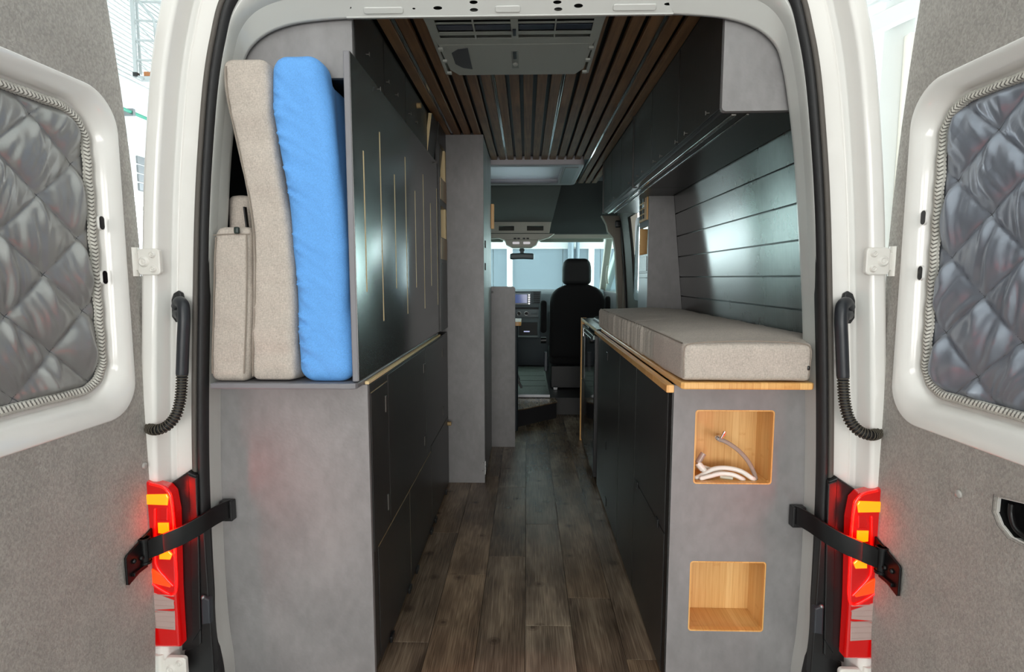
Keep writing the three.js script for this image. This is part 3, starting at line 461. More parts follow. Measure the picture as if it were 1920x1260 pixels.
// ------------------------------------------------------------------ tail lights, door straps, cable conduits on the frame
function lampPoly(px, z0, z1, b = 0.003) { return ext(px.map(([u, v]) => pz(u, v, z1)), z0, z1, b); }
const redLens = PH({ color: 0x9a0508, roughness: 0.12, clearcoat: 1, clearcoatRoughness: 0.04, emissive: 0xff0804, emissiveIntensity: 0.35 });
const redGlow = PH({ color: 0xa00406, roughness: 0.15, clearcoat: 1, emissive: 0xff0803, emissiveIntensity: 2.2 });
const amberGlow = PH({ color: 0xd87010, roughness: 0.2, clearcoat: 1, emissive: 0xff9608, emissiveIntensity: 1.6 });
const orangeGlow = PH({ color: 0xc03808, roughness: 0.2, clearcoat: 1, emissive: 0xff3a06, emissiveIntensity: 1.6 });
const clearLens = PH({ color: 0xb9a29c, roughness: 0.18, clearcoat: 1 });
for (const side of [-1, 1]) {
  const m = g => side < 0 ? g : mir(g);
  const t = thing('tail_light', side < 0 ? 'lit red tail light beside the base cabinet under the mattresses' : 'lit red tail light beside the cabinet with bamboo niches', 'tail light', 'lit tail lights on the rear corners');
  const add = (n, g, mt) => part(n, m(g), mt, t);
  add('housing', lampPoly([[306, 915], [352, 884], [368, 892], [371, 1000], [378, 1215], [340, 1222], [334, 1110], [329, 960], [320, 925]], 0.008, 0.03, 0.006), blackPlastic);
  add('housing_fold', lampPoly([[352, 890], [368, 896], [372, 1000], [376, 1180], [360, 1205], [356, 1000]], 0.026, 0.034, 0.003), blackPlastic);
  add('lens', lampPoly([[225, 880], [282, 906], [309, 913], [320, 925], [327, 962], [331, 1110], [337, 1214], [225, 1214]], 0.03, 0.066, 0.006), redLens);
  add('rim', capTube([[282, 907], [308, 915], [319, 928], [325, 965], [329, 1040], [329, 1110], [322, 1115], [300, 1104], [285, 1093]].map(([u, v]) => pz(u, v, 0.068)), 0.0032, 8, 60), redGlow);
  add('rim', capTube([[291, 955], [291, 1000], [291, 1040], [294, 1062], [312, 1085], [324, 1098]].map(([u, v]) => pz(u, v, 0.068)), 0.0026, 8, 40), redGlow);
  add('lamp_segment', lampPoly([[262, 928], [312, 927], [315, 933], [313, 948], [262, 946]], 0.062, 0.0695, 0.002), amberGlow);
  add('lamp_segment', lampPoly([[295, 981], [315, 981], [316, 1003], [296, 1000]], 0.062, 0.0695, 0.002), amberGlow);
  add('lamp_segment', lampPoly([[298, 1036], [316, 1034], [322, 1040], [318, 1050], [298, 1049]], 0.062, 0.0695, 0.002), amberGlow);
  add('lamp_segment', lampPoly([[260, 1060], [287, 1068], [306, 1080], [322, 1096], [318, 1102], [286, 1094], [260, 1090]], 0.062, 0.069, 0.002), orangeGlow);
  for (let k = 0; k < 3; k++) add('lens_panel', lampPoly([[298, 952 + k * 1], [314, 952 + k], [314, 976], [298, 976]].map(([u, v]) => [u, v]), 0.06, 0.0675 + k * 1e-4, 0.002), redLens);
  add('clear_lens', lampPoly([[262, 1108], [288, 1112], [325, 1126], [326, 1142], [262, 1146]], 0.062, 0.068, 0.002), clearLens);
  add('clear_lens', lampPoly([[262, 1149], [327, 1146], [328, 1182], [262, 1176]], 0.062, 0.068, 0.002), clearLens);
  for (let k = 0; k < 7; k++) add('lens_rib', lampPoly([[262, 1113 + k * 10], [326, 1117 + k * 10], [326, 1118.6 + k * 10], [262, 1114.6 + k * 10]], 0.066, 0.0692, 0.0004), clearLens);
  { const c = pz(314, 985, 0.08); const l = new THREE.RectAreaLight(0xff1606, 85, 0.04, 0.17); l.position.set(side < 0 ? c.x : 2 * XC - c.x, c.y, c.z); l.rotation.y = side < 0 ? -1.9 : 1.9; scene.add(l); }
  // lower body trim under the lamp
  const b = thing('body_trim', side < 0 ? 'black plastic trim strip between tail light and door seal, by the plain base cabinet' : 'black plastic trim strip between tail light and door seal, by the niche cabinet', 'trim', 'trim strips inside the tail lights');
  part('strip', m(lampPoly([[372, 985], [382, 985], [392, 1130], [402, 1262], [345, 1290], [345, 1222], [378, 1205]], 0.004, 0.03, 0.003)), blackPlastic, b);
  part('buffer', m(lampPoly([[376, 1118], [392, 1125], [394, 1170], [378, 1172]], 0.02, 0.04, 0.004)), S({ color: 0x2c3036, roughness: 0.5 }), b);
  { const s = new THREE.SphereGeometry(0.006, 12, 8), q = pz(381, 1120, 0.036); s.translate(q.x, q.y, q.z); part('screw', m(s), steel, b); }
  // check strap
  const k = thing('check_strap', side < 0 ? 'curved black door strap crossing the tail light by the plain base cabinet' : 'curved black door strap crossing the tail light by the niche cabinet', 'door strap', 'black door straps');
  const path = [[433, 953, -0.052], [425, 956, -0.03], [405, 966, 0.005], [375, 985, 0.045], [340, 1004, 0.075], [300, 1021, 0.093], [272, 1032, 0.1]].map(([u, v, z]) => pz(u, v, z));
  const cu = new THREE.CatmullRomCurve3(path), pts = cu.getSpacedPoints(28), hh = 0.024, rows = [];
  const secs = [[0.004, -1], [0.004, 1], [0.0025, 1.06], [-0.0025, 1.06], [-0.004, 1], [-0.004, -1], [-0.0025, -1.06], [0.0025, -1.06]];
  pts.forEach((p, i) => { const tg = cu.getTangentAt(i / 28), n = V(-tg.z, 0, tg.x).normalize(); rows.push(secs.map(([o, s]) => p.clone().addScaledVector(n, o).add(V(0, s * hh, 0)))); });
  rows.unshift(rows[0].map(() => pts[0].clone())); rows.push(rows[rows.length - 1].map(() => pts[28].clone()));
  part('bar', m(loft(rows, true)), blackMetal, k);
  const a0 = pz(429, 955, -0.05); part('socket', m(bx(a0.x - 0.02, a0.x + 0.016, a0.y - 0.03, a0.y + 0.028, -0.0605, -0.036, 0.003)), blackPlastic, k);
  const e = path[6]; part('knuckle', m(cyl(V(e.x, e.y - 0.034, e.z), V(e.x, e.y + 0.034, e.z), 0.011)), blackMetal, k);
  for (const d of [-0.031, 0.031]) part('knuckle_cap', m(cyl(V(e.x, e.y + d - 0.003, e.z), V(e.x, e.y + d + 0.003, e.z), 0.0145)), blackMetal, k);
  const xw = XC - 0.942 + 0.003, yw = e.y, pl = ext([[0.03, yw - 0.032], [0.13, yw - 0.06], [0.136, yw - 0.056], [0.136, yw + 0.012], [0.13, yw + 0.018], [0.03, yw + 0.046]], 0, 0.006, 0.002); 
  pl.rotateY(-Math.PI / 2); pl.translate(xw + 0.007, 0, 0.03); part('door_plate', m(pl), blackMetal, k);
  part('link', m(bx(xw + 0.005, e.x + 0.004, e.y - 0.022, e.y + 0.022, e.z - 0.005, e.z + 0.008, 0.003)), blackMetal, k);
  for (const [dz, dy] of [[0.115, -0.005], [0.14, 0.0]]) { const s = new THREE.SphereGeometry(0.0065, 12, 8); s.translate(xw + 0.008, yw + dy - 0.008, dz); part('bolt', m(s), blackMetal, k); }
  part('tab', m(bx(xw + 0.006, xw + 0.014, yw - 0.044, yw - 0.034, 0.1, 0.15, 0.002)), blackMetal, k);
  // conduit
  const cd = thing('cable_conduit', side < 0 ? 'black rubber cable conduit on the door frame beside the short grey cushion' : 'black rubber cable conduit on the door frame beside the bench cushion', 'conduit', 'cable conduits between frame and doors');
  const q = (u, v, z) => pz(u, v, z);
  part('flange', m(ext([[322, 562], [326, 550], [334, 545], [341, 549], [344, 560], [344, 596], [338, 604], [330, 604], [323, 594]].map(([u, v]) => pz(u, v, 0.012)), 0.002, 0.016, 0.004)), rubber, cd);
  part('elbow', m(capTube([q(333, 574, 0.012), q(337, 566, 0.026), q(343, 572, 0.038), q(345, 595, 0.044), q(343.5, 640, 0.046), q(341.5, 700, 0.047)], 0.0148, 18, 60)), hose, cd);
  part('elbow_body', m(capTube([q(335, 588, 0.018), q(340, 590, 0.034), q(344, 600, 0.04)], 0.0145, 16, 16)), hose, cd);
  const cp = [q(341.5, 698, 0.047), q(340.5, 725, 0.048), q(337, 755, 0.052), q(328, 782, 0.06), q(311, 800, 0.068), q(293, 806, 0.07), pxx(279, 802, XC - 0.936), pxx(272, 792, XC - 0.965)];
  part('bellows_core', m(tube(cp, 0.0108, 12, 80)), rubber, cd);
  const cc = new THREE.CatmullRomCurve3(cp, false, 'centripetal'), rg = []; for (let i = 0; i < 36; i++) { const p = cc.getPointAt(i / 35), tg = cc.getTangentAt(i / 35), t2 = new THREE.TorusGeometry(0.0128, 0.0016, 6, 20); t2.applyQuaternion(new THREE.Quaternion().setFromUnitVectors(V(0, 0, 1), tg)); t2.translate(p.x, p.y, p.z); rg.push(t2); }
  part('bellows_rings', m(merge(rg)), hoseDust, cd);
}
console.log('fittings');
// ------------------------------------------------------------------ mattress side of the living area
const latchMetal = S({ color: 0x5b5854, roughness: 0.4, metalness: 0.6 });
function tknob(par, x, y, z, dir) {   // small T latch standing off a face that looks along dir*x
  part('latch', merge([cyl(V(x, y, z), V(x + dir * 0.01, y, z), 0.002, 0.002, 8), bx(x + dir * 0.009, x + dir * 0.012, y - 0.006, y + 0.006, z - 0.0022, z + 0.0022, 0.001, 1)]), latchMetal, par);
}
function panelDoor(par, name, xf, dir, y0, y1, z0, z1, m, core) {    // dark door leaf in a face that looks along dir*x; pale ply core shows in the joint
  if (z0 > z1) [z0, z1] = [z1, z0];
  const d = part(name, bx(xf - dir * 0.0025, xf, y0, y1, z0, z1, 0.001, 1), m, par);
  part('core', bx(xf - dir * 0.016, xf - dir * 0.0012, y0 - 0.0007, y1 + 0.0007, z0 - 0.0007, z1 + (core === 'far' ? -0.006 : 0.0007), 0), core ? ply : blackPanel, d);
  return d;
}
{
  const t = thing('base_cabinet', 'long dark base cabinet with plain grey end panel, carrying the upright mattresses', 'cabinet');
  part('end_panel', bx(-0.885, -0.4035, 0.0, 0.872, -0.08, -0.062, 0.0015), greyPanel, t);
  part('carcass', bx(-0.9, -0.419, 0.03, 0.868, -1.62, -0.081, 0.001), blackPanel, t);
  part('face_frame', bx(-0.419, -0.4032, 0.02, 0.868, -1.625, -0.081, 0.001), darkPanel, t);
  part('plinth', bx(-0.88, -0.43, 0, 0.03, -1.62, -0.09, 0), blackPanel, t);
  const X = -0.4005;
  const A = panelDoor(t, 'door', X, 1, 0.378, 0.843, -0.083, -0.272, darkPanel, 'far');
  panelDoor(t, 'door', X, 1, 0.378, 0.862, -0.278, -0.934, darkPanel, false);
  panelDoor(t, 'door', X, 1, 0.402, 0.862, -0.939, -1.44, darkPanel, false);
  panelDoor(t, 'drop_flap', X, 1, 0.014, 0.372, -0.122, -0.563, darkPanel, 'far');
  panelDoor(t, 'drop_flap', X, 1, 0.014, 0.372, -0.569, -1.04, darkPanel, true);
  panelDoor(t, 'drop_flap', X, 1, 0.014, 0.396, -1.046, -1.6, darkPanel, false);
  for (const [u, v] of [[722, 757], [727, 941]]) { const p = pxx(u, v, X); part('hinge', bx(X, X + 0.005, p.y - 0.026, p.y + 0.026, p.z - 0.006, p.z + 0.006, 0.002), latchMetal, t); }
  for (const [u, v] of [[795, 690], [797, 825], [829.5, 661], [831, 770]]) { const p = pxx(u, v, X); const l = part('latch', bx(X - 0.001, X + 0.003, p.y - 0.02, p.y + 0.02, p.z - 0.018, p.z + 0.018, 0.0015), latchMetal, t); part('latch_button', bx(X + 0.002, X + 0.004, p.y - 0.013, p.y + 0.013, p.z - 0.009, p.z + 0.009, 0.001), blackPlastic, l); }
  for (const z of [-0.24, -0.52, -0.66, -1.0, -1.12, -1.47]) part('flap_hinge', bx(X, X + 0.009, 0.002, 0.022, z - 0.02, z + 0.02, 0.003), blackPlastic, t);
  { const p = pxx(839, 795, X); part('knob', cyl(V(X, p.y, -1.58), V(X + 0.02, p.y, -1.58), 0.011), ply, t); }
  const s = thing('shelf_board', 'grey shelf board with rounded corner under the upright mattresses', 'shelf'); part('edge_strip', bx(-0.4115, -0.4, 0.8722, 0.881, -1.36, -0.064, 0.001), plyPale, s); part('board', ext([[-0.8, -0.012], [-0.43, -0.012], [-0.416, -0.006], [-0.412, 0.006], [-0.412, 1.36], [-0.8, 1.36]], 0, 0.0165, 0.004).rotateX(-Math.PI / 2).translate(0, 0.8722, 0), greyEdge, s);
}
{ // fold-up bed board
  const t = thing('bed_board', 'folded-up dark bed board with eight pale vertical inlay lines', 'bed board'), X = -0.4062;
  part('board', bx(-0.4245, -0.408, 0.892, 1.728, -1.37, 0.004, 0.0035), greyEdge, t);
  part('face', bx(-0.409, X, 0.894, 1.7265, -1.368, 0.002, 0.0008, 1), darkGloss, t);
  for (const [u0, v0, u1, v1] of [[679, 281, 690, 547], [709, 245, 722, 601], [738, 326, 745, 541], [758, 293, 766, 588], [777, 357, 782, 539], [792, 326, 798, 578], [806, 380, 810, 536], [817, 352, 822.6, 571]]) {
    const a = pxx(u0, v0, X), b = pxx(u1, v1, X), z = (a.z + b.z) / 2; part('inlay', bx(X - 0.001, X + 0.0006, b.y, a.y, z - 0.0045, z + 0.0045, 0.0005, 1), plyPale, t);
  }
  const p = pxx(707, 167, X); tknob(t, X, p.y, p.z, 1);
  const p2 = pxx(815, 304, X); tknob(t, X, p2.y, p2.z, 1);
}
{ // wall cabinets above it
  const t = thing('wall_cabinet', 'dark wall cabinet with grey end, above the folded-up bed board', 'cabinet'), X = -0.4235;
  const sec = x => [[-0.815, 1.69], [x, 1.69], [x, 1.944], [-0.62, 1.944], [-0.72, 1.91], [-0.765, 1.85], [-0.795, 1.77]];
  part('end_panel', ext(sec(X - 0.001), -0.096, -0.08, 0.001), greyPanel, t);
  part('body', ext(sec(X - 0.017), -1.62, -0.097, 0.001), blackPanel, t);
  part('face_frame', bx(X - 0.0165, X - 0.0015, 1.70, 1.9295, -1.62, -0.097, 0.001), blackPanel, t);
  const y0 = 1.736, y1 = 1.922;
  panelDoor(t, 'door', X, 1, y0, y1, -0.1, -0.403, darkPanel, false); panelDoor(t, 'door', X, 1, y0, y1, -0.412, -0.728, darkPanel, false); panelDoor(t, 'door', X, 1, y0, y1, -0.734, -1.185, darkPanel, false);
  const fd = new THREE.Group(); fd.name = 'door'; t.add(fd); fd.position.set(X - 0.003, y0, -1.2); fd.rotation.z = -0.13;
  part('leaf', bx(0.0005, 0.002, 0, y1 - y0 - 0.004, -0.4, 0, 0.0005, 1), darkPanel, fd); part('core', bx(-0.014, 0.0006, 0, y1 - y0 - 0.004, -0.4, 0.0, 0), plyPale, fd);
  for (const [u, v] of [[686, 102], [724, 154], [741, 178], [766, 213], [778, 229]]) { const p = pxx(u, v, X); tknob(t, X, Math.max(p.y, y0 + 0.012), p.z, 1); }
  for (const [u, v] of [[787, 198], [820, 239]]) { const p = pxx(u, v, X + 0.012); part('knob', cyl(V(X - 0.001, p.y, p.z), V(X + 0.018, p.y, p.z), 0.011), ply, t); }
}
{ // column of niches at the end of the bed board
  const t = thing('niche_column', 'narrow dark column with two open niches between bed board and grey tall cabinet', 'cabinet'), X = -0.4, za = -1.385, zb = -1.628;
  const cut = [[1.236, 1.24], [1.372, 1.53], [1.672, 1.834]];
  let y = 0.892; for (const [a, b] of [[1.372, 1.53], [1.672, 1.834]]) { part('front', bx(X - 0.018, X, y, a, zb, za, 0.001), darkPanel, t); y = b; }
  part('front', bx(X - 0.018, X, y, YC, zb, za, 0.001), darkPanel, t);
  for (const [a, b] of [[1.372, 1.53], [1.672, 1.834]]) {
    part('front', bx(X - 0.018, X, a, b, za - 0.035, za, 0.001), darkPanel, t); part('jamb', bx(X - 0.16, X - 0.0005, a, b, zb, zb + 0.035, 0.001), plyPale, t);
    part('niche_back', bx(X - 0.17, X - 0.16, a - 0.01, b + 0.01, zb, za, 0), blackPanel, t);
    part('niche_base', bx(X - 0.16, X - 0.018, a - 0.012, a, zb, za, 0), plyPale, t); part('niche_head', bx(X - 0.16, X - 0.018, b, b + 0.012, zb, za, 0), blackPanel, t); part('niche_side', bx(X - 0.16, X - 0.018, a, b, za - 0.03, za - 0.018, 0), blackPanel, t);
    part('cover_plate', bx(X - 0.002, X + 0.003, a - 0.112, a - 0.004, zb + 0.012, za - 0.022, 0.002), plateWood, t);
  }
  part('slot', bx(X - 0.002, X + 0.002, 1.234, 1.241, zb + 0.03, za - 0.06, 0.001), blackPlastic, t);
}
{ // tall cabinet that juts into the aisle, and the low screen behind it
  const t = thing('tall_cabinet', 'ceiling-high grey cabinet wall jutting into the aisle past the bed board', 'cabinet');
  part('end_panel', bx(-0.64, -0.199, 0.0, YC - 0.001, -1.656, -1.64, 0.0015), greyPanel, t);
  part('body', bx(-0.64, -0.218, 0.02, 1.944, -2.3, -1.657, 0.001), blackPanel, t);
  part('side_door', bx(-0.217, -0.201, 0.012, YC - 0.002, -2.3, -1.6575, 0.002), greyPanel, t);
  const h = pxx(918, 402, -0.2); part('pull', bx(-0.2, -0.178, h.y - 0.08, h.y + 0.08, -2.285, -2.262, 0.004), bambooLacq, t);
  for (const v of [458, 500, 870, 882]) { const p = pxx(909.5, v, -0.2); part('catch', bx(-0.201, -0.194, p.y - 0.02, p.y + 0.02, p.z - 0.015, p.z + 0.015, 0.002), v > 800 ? chrome : blackPlastic, t); }
  for (const v of [868, 883]) { const p = pz(905.5, v, -1.638); const s = new THREE.SphereGeometry(0.004, 10, 8); s.translate(p.x, p.y, p.z); part('screw', s, chrome, t); }
  const l = thing('low_screen', 'waist-high pale grey screen panel with rounded top, behind the tall cabinet', 'panel');
  part('panel', ext([...rr(-0.216, -0.041, 0, 1.107, [0.001, 0.001, 0.018, 0.018], 6)], -2.345, -2.327, 0.0015), greyPanel, l);
  const b = pxx(916, 556, -0.205); part('screw_cap', cyl(V(-0.196, 1.07, -2.325), V(-0.196, 1.07, -2.32), 0.009), blackPlastic, l);
}
{ // mattresses and cushion standing on the shelf
  const curve = a => { const w = a.map(([v, u]) => pz(u, v, 0)).sort((p, q) => p.y - q.y); return y => { if (y <= w[0].y) return w[0].x; for (let i = 1; i < w.length; i++) if (y <= w[i].y) { const t = (y - w[i - 1].y) / (w[i].y - w[i - 1].y); return lerp(w[i - 1].x, w[i].x, t); } return w[w.length - 1].x; }; };
  const smooth = f => y => (f(y - 0.05) + f(y - 0.025) + f(y) + f(y + 0.025) + f(y + 0.05)) / 5;
  function slab(Lp, Rp, vTop, len, r, step, z0, wr) {
    const L = smooth(curve(Lp)), R = smooth(curve(Rp)), y0 = 0.8895, y1 = pz(450, vTop, 0).y, H = y1 - y0, th = 0.13;
    return softBox(th, H, len, r, step, (q, n) => {
      const d = wr ? wr(q, n, H, len) : 0; q.addScaledVector(n, d); const y = clamp(q.y, -H / 2, H) + H / 2 + y0;
      const t = q.x / th + 0.5, a = L(y), b = R(y); q.x = Math.min(a + (b - a) * t, -0.4275); q.z = z0 - len / 2 + q.z; q.y = Math.max(y, y0); const lim = lerp(9, 1.682, sst(-0.03, -0.07, q.z)); if (q.y > lim - 0.04) q.y = Math.min(q.y, lim - 0.04 + Math.max(0, 0.04 * (1 - Math.exp(-(q.y - lim + 0.04) / 0.04))));
    });
  }
  const cushW = (q, n, H, len) => (fbm(q.x * 6 + 3, q.y * 30, 0, 0, 301, 3) - 0.5) * 0.014 * sst(0.5, 0.95, Math.abs(n.z)) + (fbm(q.z * 14, q.y * 8, 0, 0, 303, 3) - 0.5) * 0.012;
  const c2L = [[720, 468], [697, 465], [595, 471], [470, 472], [417, 467], [344, 456], [236, 429], [147, 414], [108, 417]], c2R = [[720, 556], [680, 554], [547, 551], [401, 537], [306, 520], [236, 508], [125, 501], [108, 499]];
  const t2 = thing('mattress', 'tall beige-grey mattress leaning upright beside the blue one', 'mattress');
  part('body', slab(c2L, c2R, 109, 1.3, 0.024, 0.0125, 0.004, cushW), fabric, t2);
  const seam = (Lp, off, va, vb, z) => { const L = smooth(curve(Lp)), o = []; const ya = pz(450, va, 0).y, yb = pz(450, vb, 0).y; for (let k = 0; k <= 20; k++) { const y = lerp(ya, yb, k / 20); o.push(V(L(y) + off, y, z)); } return tube(o, 0.0018, 5, 40); };
  part('seam', seam(c2L, 0.012, 705, 125, 0.0035), fabricSeam, t2);
  const c1L = [[719, 394], [697, 392], [575, 396], [452, 398], [425, 403]], c1R = [[719, 465], [595, 470], [470, 472], [425, 470]];
  const t1 = thing('cushion', 'short beige-grey cushion with black zip, standing beside the tall leaning mattress', 'cushion');
  part('body', slab(c1L, c1R, 424, 1.2, 0.026, 0.0125, 0.006, cushW), fabric, t1);
  part('seam', seam(c1L, 0.01, 700, 445, 0.0055), fabricSeam, t1); part('seam', seam(c1R, -0.009, 700, 440, 0.0055), fabricSeam, t1);
  { const a = pz(400, 441, 0.006), b = pz(468, 439, 0.006); part('seam', tube([a, V((a.x + b.x) / 2, a.y + 0.003, 0.008), b], 0.0015, 5, 12), fabricSeam, t1); }
  { const p = pz(444, 432, 0.012); part('zip_pull', softBox(0.014, 0.018, 0.01, 0.004, 0.004).translate(p.x, p.y, p.z), S({ color: 0x1d2b27, roughness: 0.4 }), t1); }
  // second cover, folded behind
  const t3 = thing('cushion', 'beige-grey cushion with a black strap, tucked behind the short zipped cushion', 'cushion');
  const a = pz(447, 365, -0.09), b = pz(447, 430, -0.09), wC = pz(470, 400, -0.09).x - pz(426, 400, -0.09).x;
  part('body', softBox(wC, 0.62, 0.4, 0.022, 0.012, (q, n) => { q.addScaledVector(n, (fbm(q.y * 9, q.z * 9, 0, 0, 311, 2) - 0.5) * 0.01); q.x += pz(444, 400, -0.09).x + 0.02 * Math.max(0, q.y - 0.2); q.y += a.y - 0.31; q.z += -0.29; if (q.y < 0.8895) q.y = 0.8895; }), fabric, t3);
  { const p = pz(459, 388, -0.07), q = pz(464, 428, -0.07); part('strap', beam(p, q, 0.014, 0.004), blackPlastic, t3); }
  // blue fitted sheet
  const bL = [[722, 561], [700, 558], [627, 554], [540, 551], [435, 537], [398, 538], [290, 520], [217, 506], [122, 502], [98, 507]], bR = [[722, 656], [714, 656], [417, 643], [274, 625], [128, 600], [98, 594]];
  const tb = thing('mattress', 'upright mattress in a wrinkled bright blue fitted sheet', 'mattress');
  const creaseW = (q, n) => {
    const f = Math.abs(n.z), e = sst(0.0, -0.065, q.x), k1 = fbm((q.x * 0.8 + q.y * 0.9) * 26, (q.x - q.y) * 5, 0, 0, 321, 3), k2 = fbm(q.x * 7, q.y * 7 + q.z * 5, 0, 0, 323, 3), k3 = fbm((q.x * 1.2 + q.y * 0.7) * 60, q.y * 7 + q.z * 6, 0, 0, 327, 2);
    const rid = 1 - Math.abs(k1 - 0.5) * 2;
    const fz = sst(0.5, 0.95, f);
    let d = (k2 - 0.5) * 0.007 + (Math.pow(rid, 9) * 0.013) * (0.25 + e) * fz + (k3 - 0.5) * 0.009 * (0.2 + e) * fz;
    d += 0.006 * Math.max(0, Math.sin(q.z * 30 + q.y * 9)) * Math.abs(n.x) * (n.x > 0 ? 1 : 0.3);
    return d;
  };
  part('sheet', slab(bL, bR, 99, 1.25, 0.04, 0.0065, 0.006, creaseW), blue, tb);
}
console.log('mattress side');
// ------------------------------------------------------------------ bench side of the living area
{
  const t = thing('bench_cabinet', 'long dark bench cabinet whose grey end has two square bamboo niches', 'cabinet'), X = 0.43, zf = -0.062;
  const nich = [[1300, 1453, 769, 908], [1290, 1437, 1053, 1184]].map(([u0, u1, v0, v1]) => { const a = pz((u0 + 2), (v0 + v1) / 2, zf), b = pz(u1 - 3, (v0 + v1) / 2, zf), c = pz((u0 + u1) / 2, v0, zf), d = pz((u0 + u1) / 2, v1, zf); return [a.x, b.x, d.y, c.y]; });
  part('end_panel', ext([[0.4365, 0], [0.862, 0], [0.862, 0.875], [0.4365, 0.875]], -0.08, zf, 0.001, nich.map(n => rr(...n, 0.009, 5))), greyPanel, t);
  for (const [x0, x1, y0, y1] of nich) {
    const n = part('niche', bx(x0 - 0.012, x1 + 0.012, y0 - 0.012, y1 + 0.012, -0.186, -0.176, 0.001), bamboo, t), e = 0.0005;
    part('niche_side', bx(x1 - e, x1 + 0.012, y0 - 0.012, y1 + 0.012, -0.176, -0.0805, 0), bamboo, n); part('niche_side', bx(x0 - 0.012, x0 + e, y0 - 0.012, y1 + 0.012, -0.176, -0.0805, 0), bamboo, n);
    part('niche_base', bx(x0, x1, y0 - 0.012, y0 + e, -0.176, -0.0805, 0), bamboo, n); part('niche_head', bx(x0, x1, y1 - e, y1 + 0.012, -0.176, -0.0805, 0), bamboo, n);
    const o = rr(x0, x1, y0, y1, 0.009, 5), i = rr(x0 + 0.0035, x1 - 0.0035, y0 + 0.0035, y1 - 0.0035, 0.0065, 5); part('niche_lining', ext(o, -0.0805, zf - 0.0005, 0, [i]), bambooLacq, n);
  }
  // carcass around the niche boxes
  part('carcass', bx(0.447, 0.87, 0.03, 0.855, -1.6, -0.2, 0.001), blackPanel, t); part('carcass_front', bx(0.4365, 0.447, 0.03, 0.855, -1.6, -0.081, 0), blackPanel, t);
  part('face_frame', bx(X + 0.0022, 0.4365, 0.02, 0.8552, -1.62, -0.064, 0.001), blackPanel, t);
  part('plinth', bx(0.46, 0.86, 0, 0.03, -1.6, -0.09, 0), blackPanel, t);
  panelDoor(t, 'door', X, -1, 0.44, 0.85, -0.1, -0.545, darkPanel, false); panelDoor(t, 'door', X, -1, 0.014, 0.434, -0.1, -0.545, darkPanel, false);
  panelDoor(t, 'door', X, -1, 0.014, 0.85, -0.551, -0.905, darkPanel, false); panelDoor(t, 'door', X, -1, 0.014, 0.85, -0.911, -1.6, darkPanel, false);
  for (const z of [-0.174, -0.48]) part('hinge', bx(X - 0.006, X, 0.424, 0.45, z - 0.014, z + 0.014, 0.002), blackPlastic, t);
  for (const [u, v] of [[1139, 668], [1136, 834], [1136, 940]]) { const p = pxx(u, v, X); part('latch', bx(X - 0.004, X, p.y - 0.02, p.y + 0.02, p.z - 0.018, p.z + 0.018, 0.0015), blackPlastic, t); }
  const r = single('edge_rail', ext(rr(0.4135, 0.4345, 0.8555, 0.877, 0.003, 3), -1.66, -0.052, 0.002), bambooLacq, 'slim bamboo rail along the aisle edge of the bench', 'rail');
  const sh = single('shelf_board', ext([[0.4375, -0.0], [0.4445, -0.008], [0.772, -0.008], [0.779, 0.0], [0.779, 0.07], [0.862, 0.085], [0.862, 1.57], [0.4375, 1.57]], 0, 0.0185, 0.004).rotateX(-Math.PI / 2).translate(0, 0.8765, 0), bambooLacq, 'bamboo bench top board under the beige-grey bench cushion', 'shelf');
}
{ // things in the niche
  const Hh = thing('water_hose', 'coiled white hose with connectors lying in the bamboo niche', 'hose'), white = S({ color: 0xe9e6df, roughness: 0.3 });
  const q = (u, v, z) => pz(u, v, z);
  part('coil', capTube([q(1306, 896, -0.1), q(1318, 890, -0.105), q(1340, 879, -0.11), q(1366, 878, -0.11), q(1390, 884, -0.1), q(1409, 896, -0.085), q(1414, 899, -0.1), q(1400, 899, -0.14)], 0.0068, 12, 70), white, Hh);
  part('coil', capTube([q(1315, 897, -0.086), q(1330, 893, -0.09), q(1352, 888, -0.094), q(1374, 890, -0.09), q(1390, 897, -0.086), q(1394, 900, -0.1), q(1380, 898, -0.14)], 0.0062, 12, 60), white, Hh);
  part('coil', capTube([q(1310, 874, -0.13), q(1330, 880, -0.135), q(1350, 886, -0.14), q(1372, 891, -0.14)], 0.0075, 12, 30), white, Hh);
  part('connector', merge([cyl(q(1308, 868, -0.12), q(1318, 880, -0.115), 0.0095), cyl(q(1318, 880, -0.115), q(1322, 884, -0.114), 0.008)]), white, Hh);
  part('connector', cyl(q(1350, 893, -0.11), q(1374, 897, -0.1), 0.006), S({ color: 0xd9d8c8, roughness: 0.4 }), Hh);
  const Ct = thing('drain_tube', 'bent clear plastic tube with chrome tap in the bamboo niche above the white hose', 'tube');
  const clear = PH({ color: 0xcdbfb6, roughness: 0.08, transmission: 0.55, thickness: 0, clearcoat: 1 });
  part('tube', capTube([q(1347, 823, -0.1), q(1362, 829, -0.1), q(1385, 845, -0.1), q(1404, 867, -0.1), q(1415, 890, -0.1), q(1417, 897, -0.1)], 0.0062, 14, 60), clear, Ct);
  part('tap', merge([cyl(q(1343, 820, -0.1), q(1356, 827, -0.1), 0.0052), cyl(q(1349, 828, -0.1), q(1357, 812, -0.098), 0.003), cyl(q(1355, 817, -0.1), q(1359, 809, -0.1), 0.0042)]), chrome, Ct);
  part('wall_spigot', cyl(q(1345, 821, -0.1), q(1350, 818, -0.172), 0.0065), clear, Ct);
  const Cs = single('tube_stub', merge([cyl(q(1319, 850, -0.125), q(1308, 868, -0.12), 0.0085, 0.0085, 16)]), clear, 'short clear tube stub standing in the bamboo niche', 'tube');
}
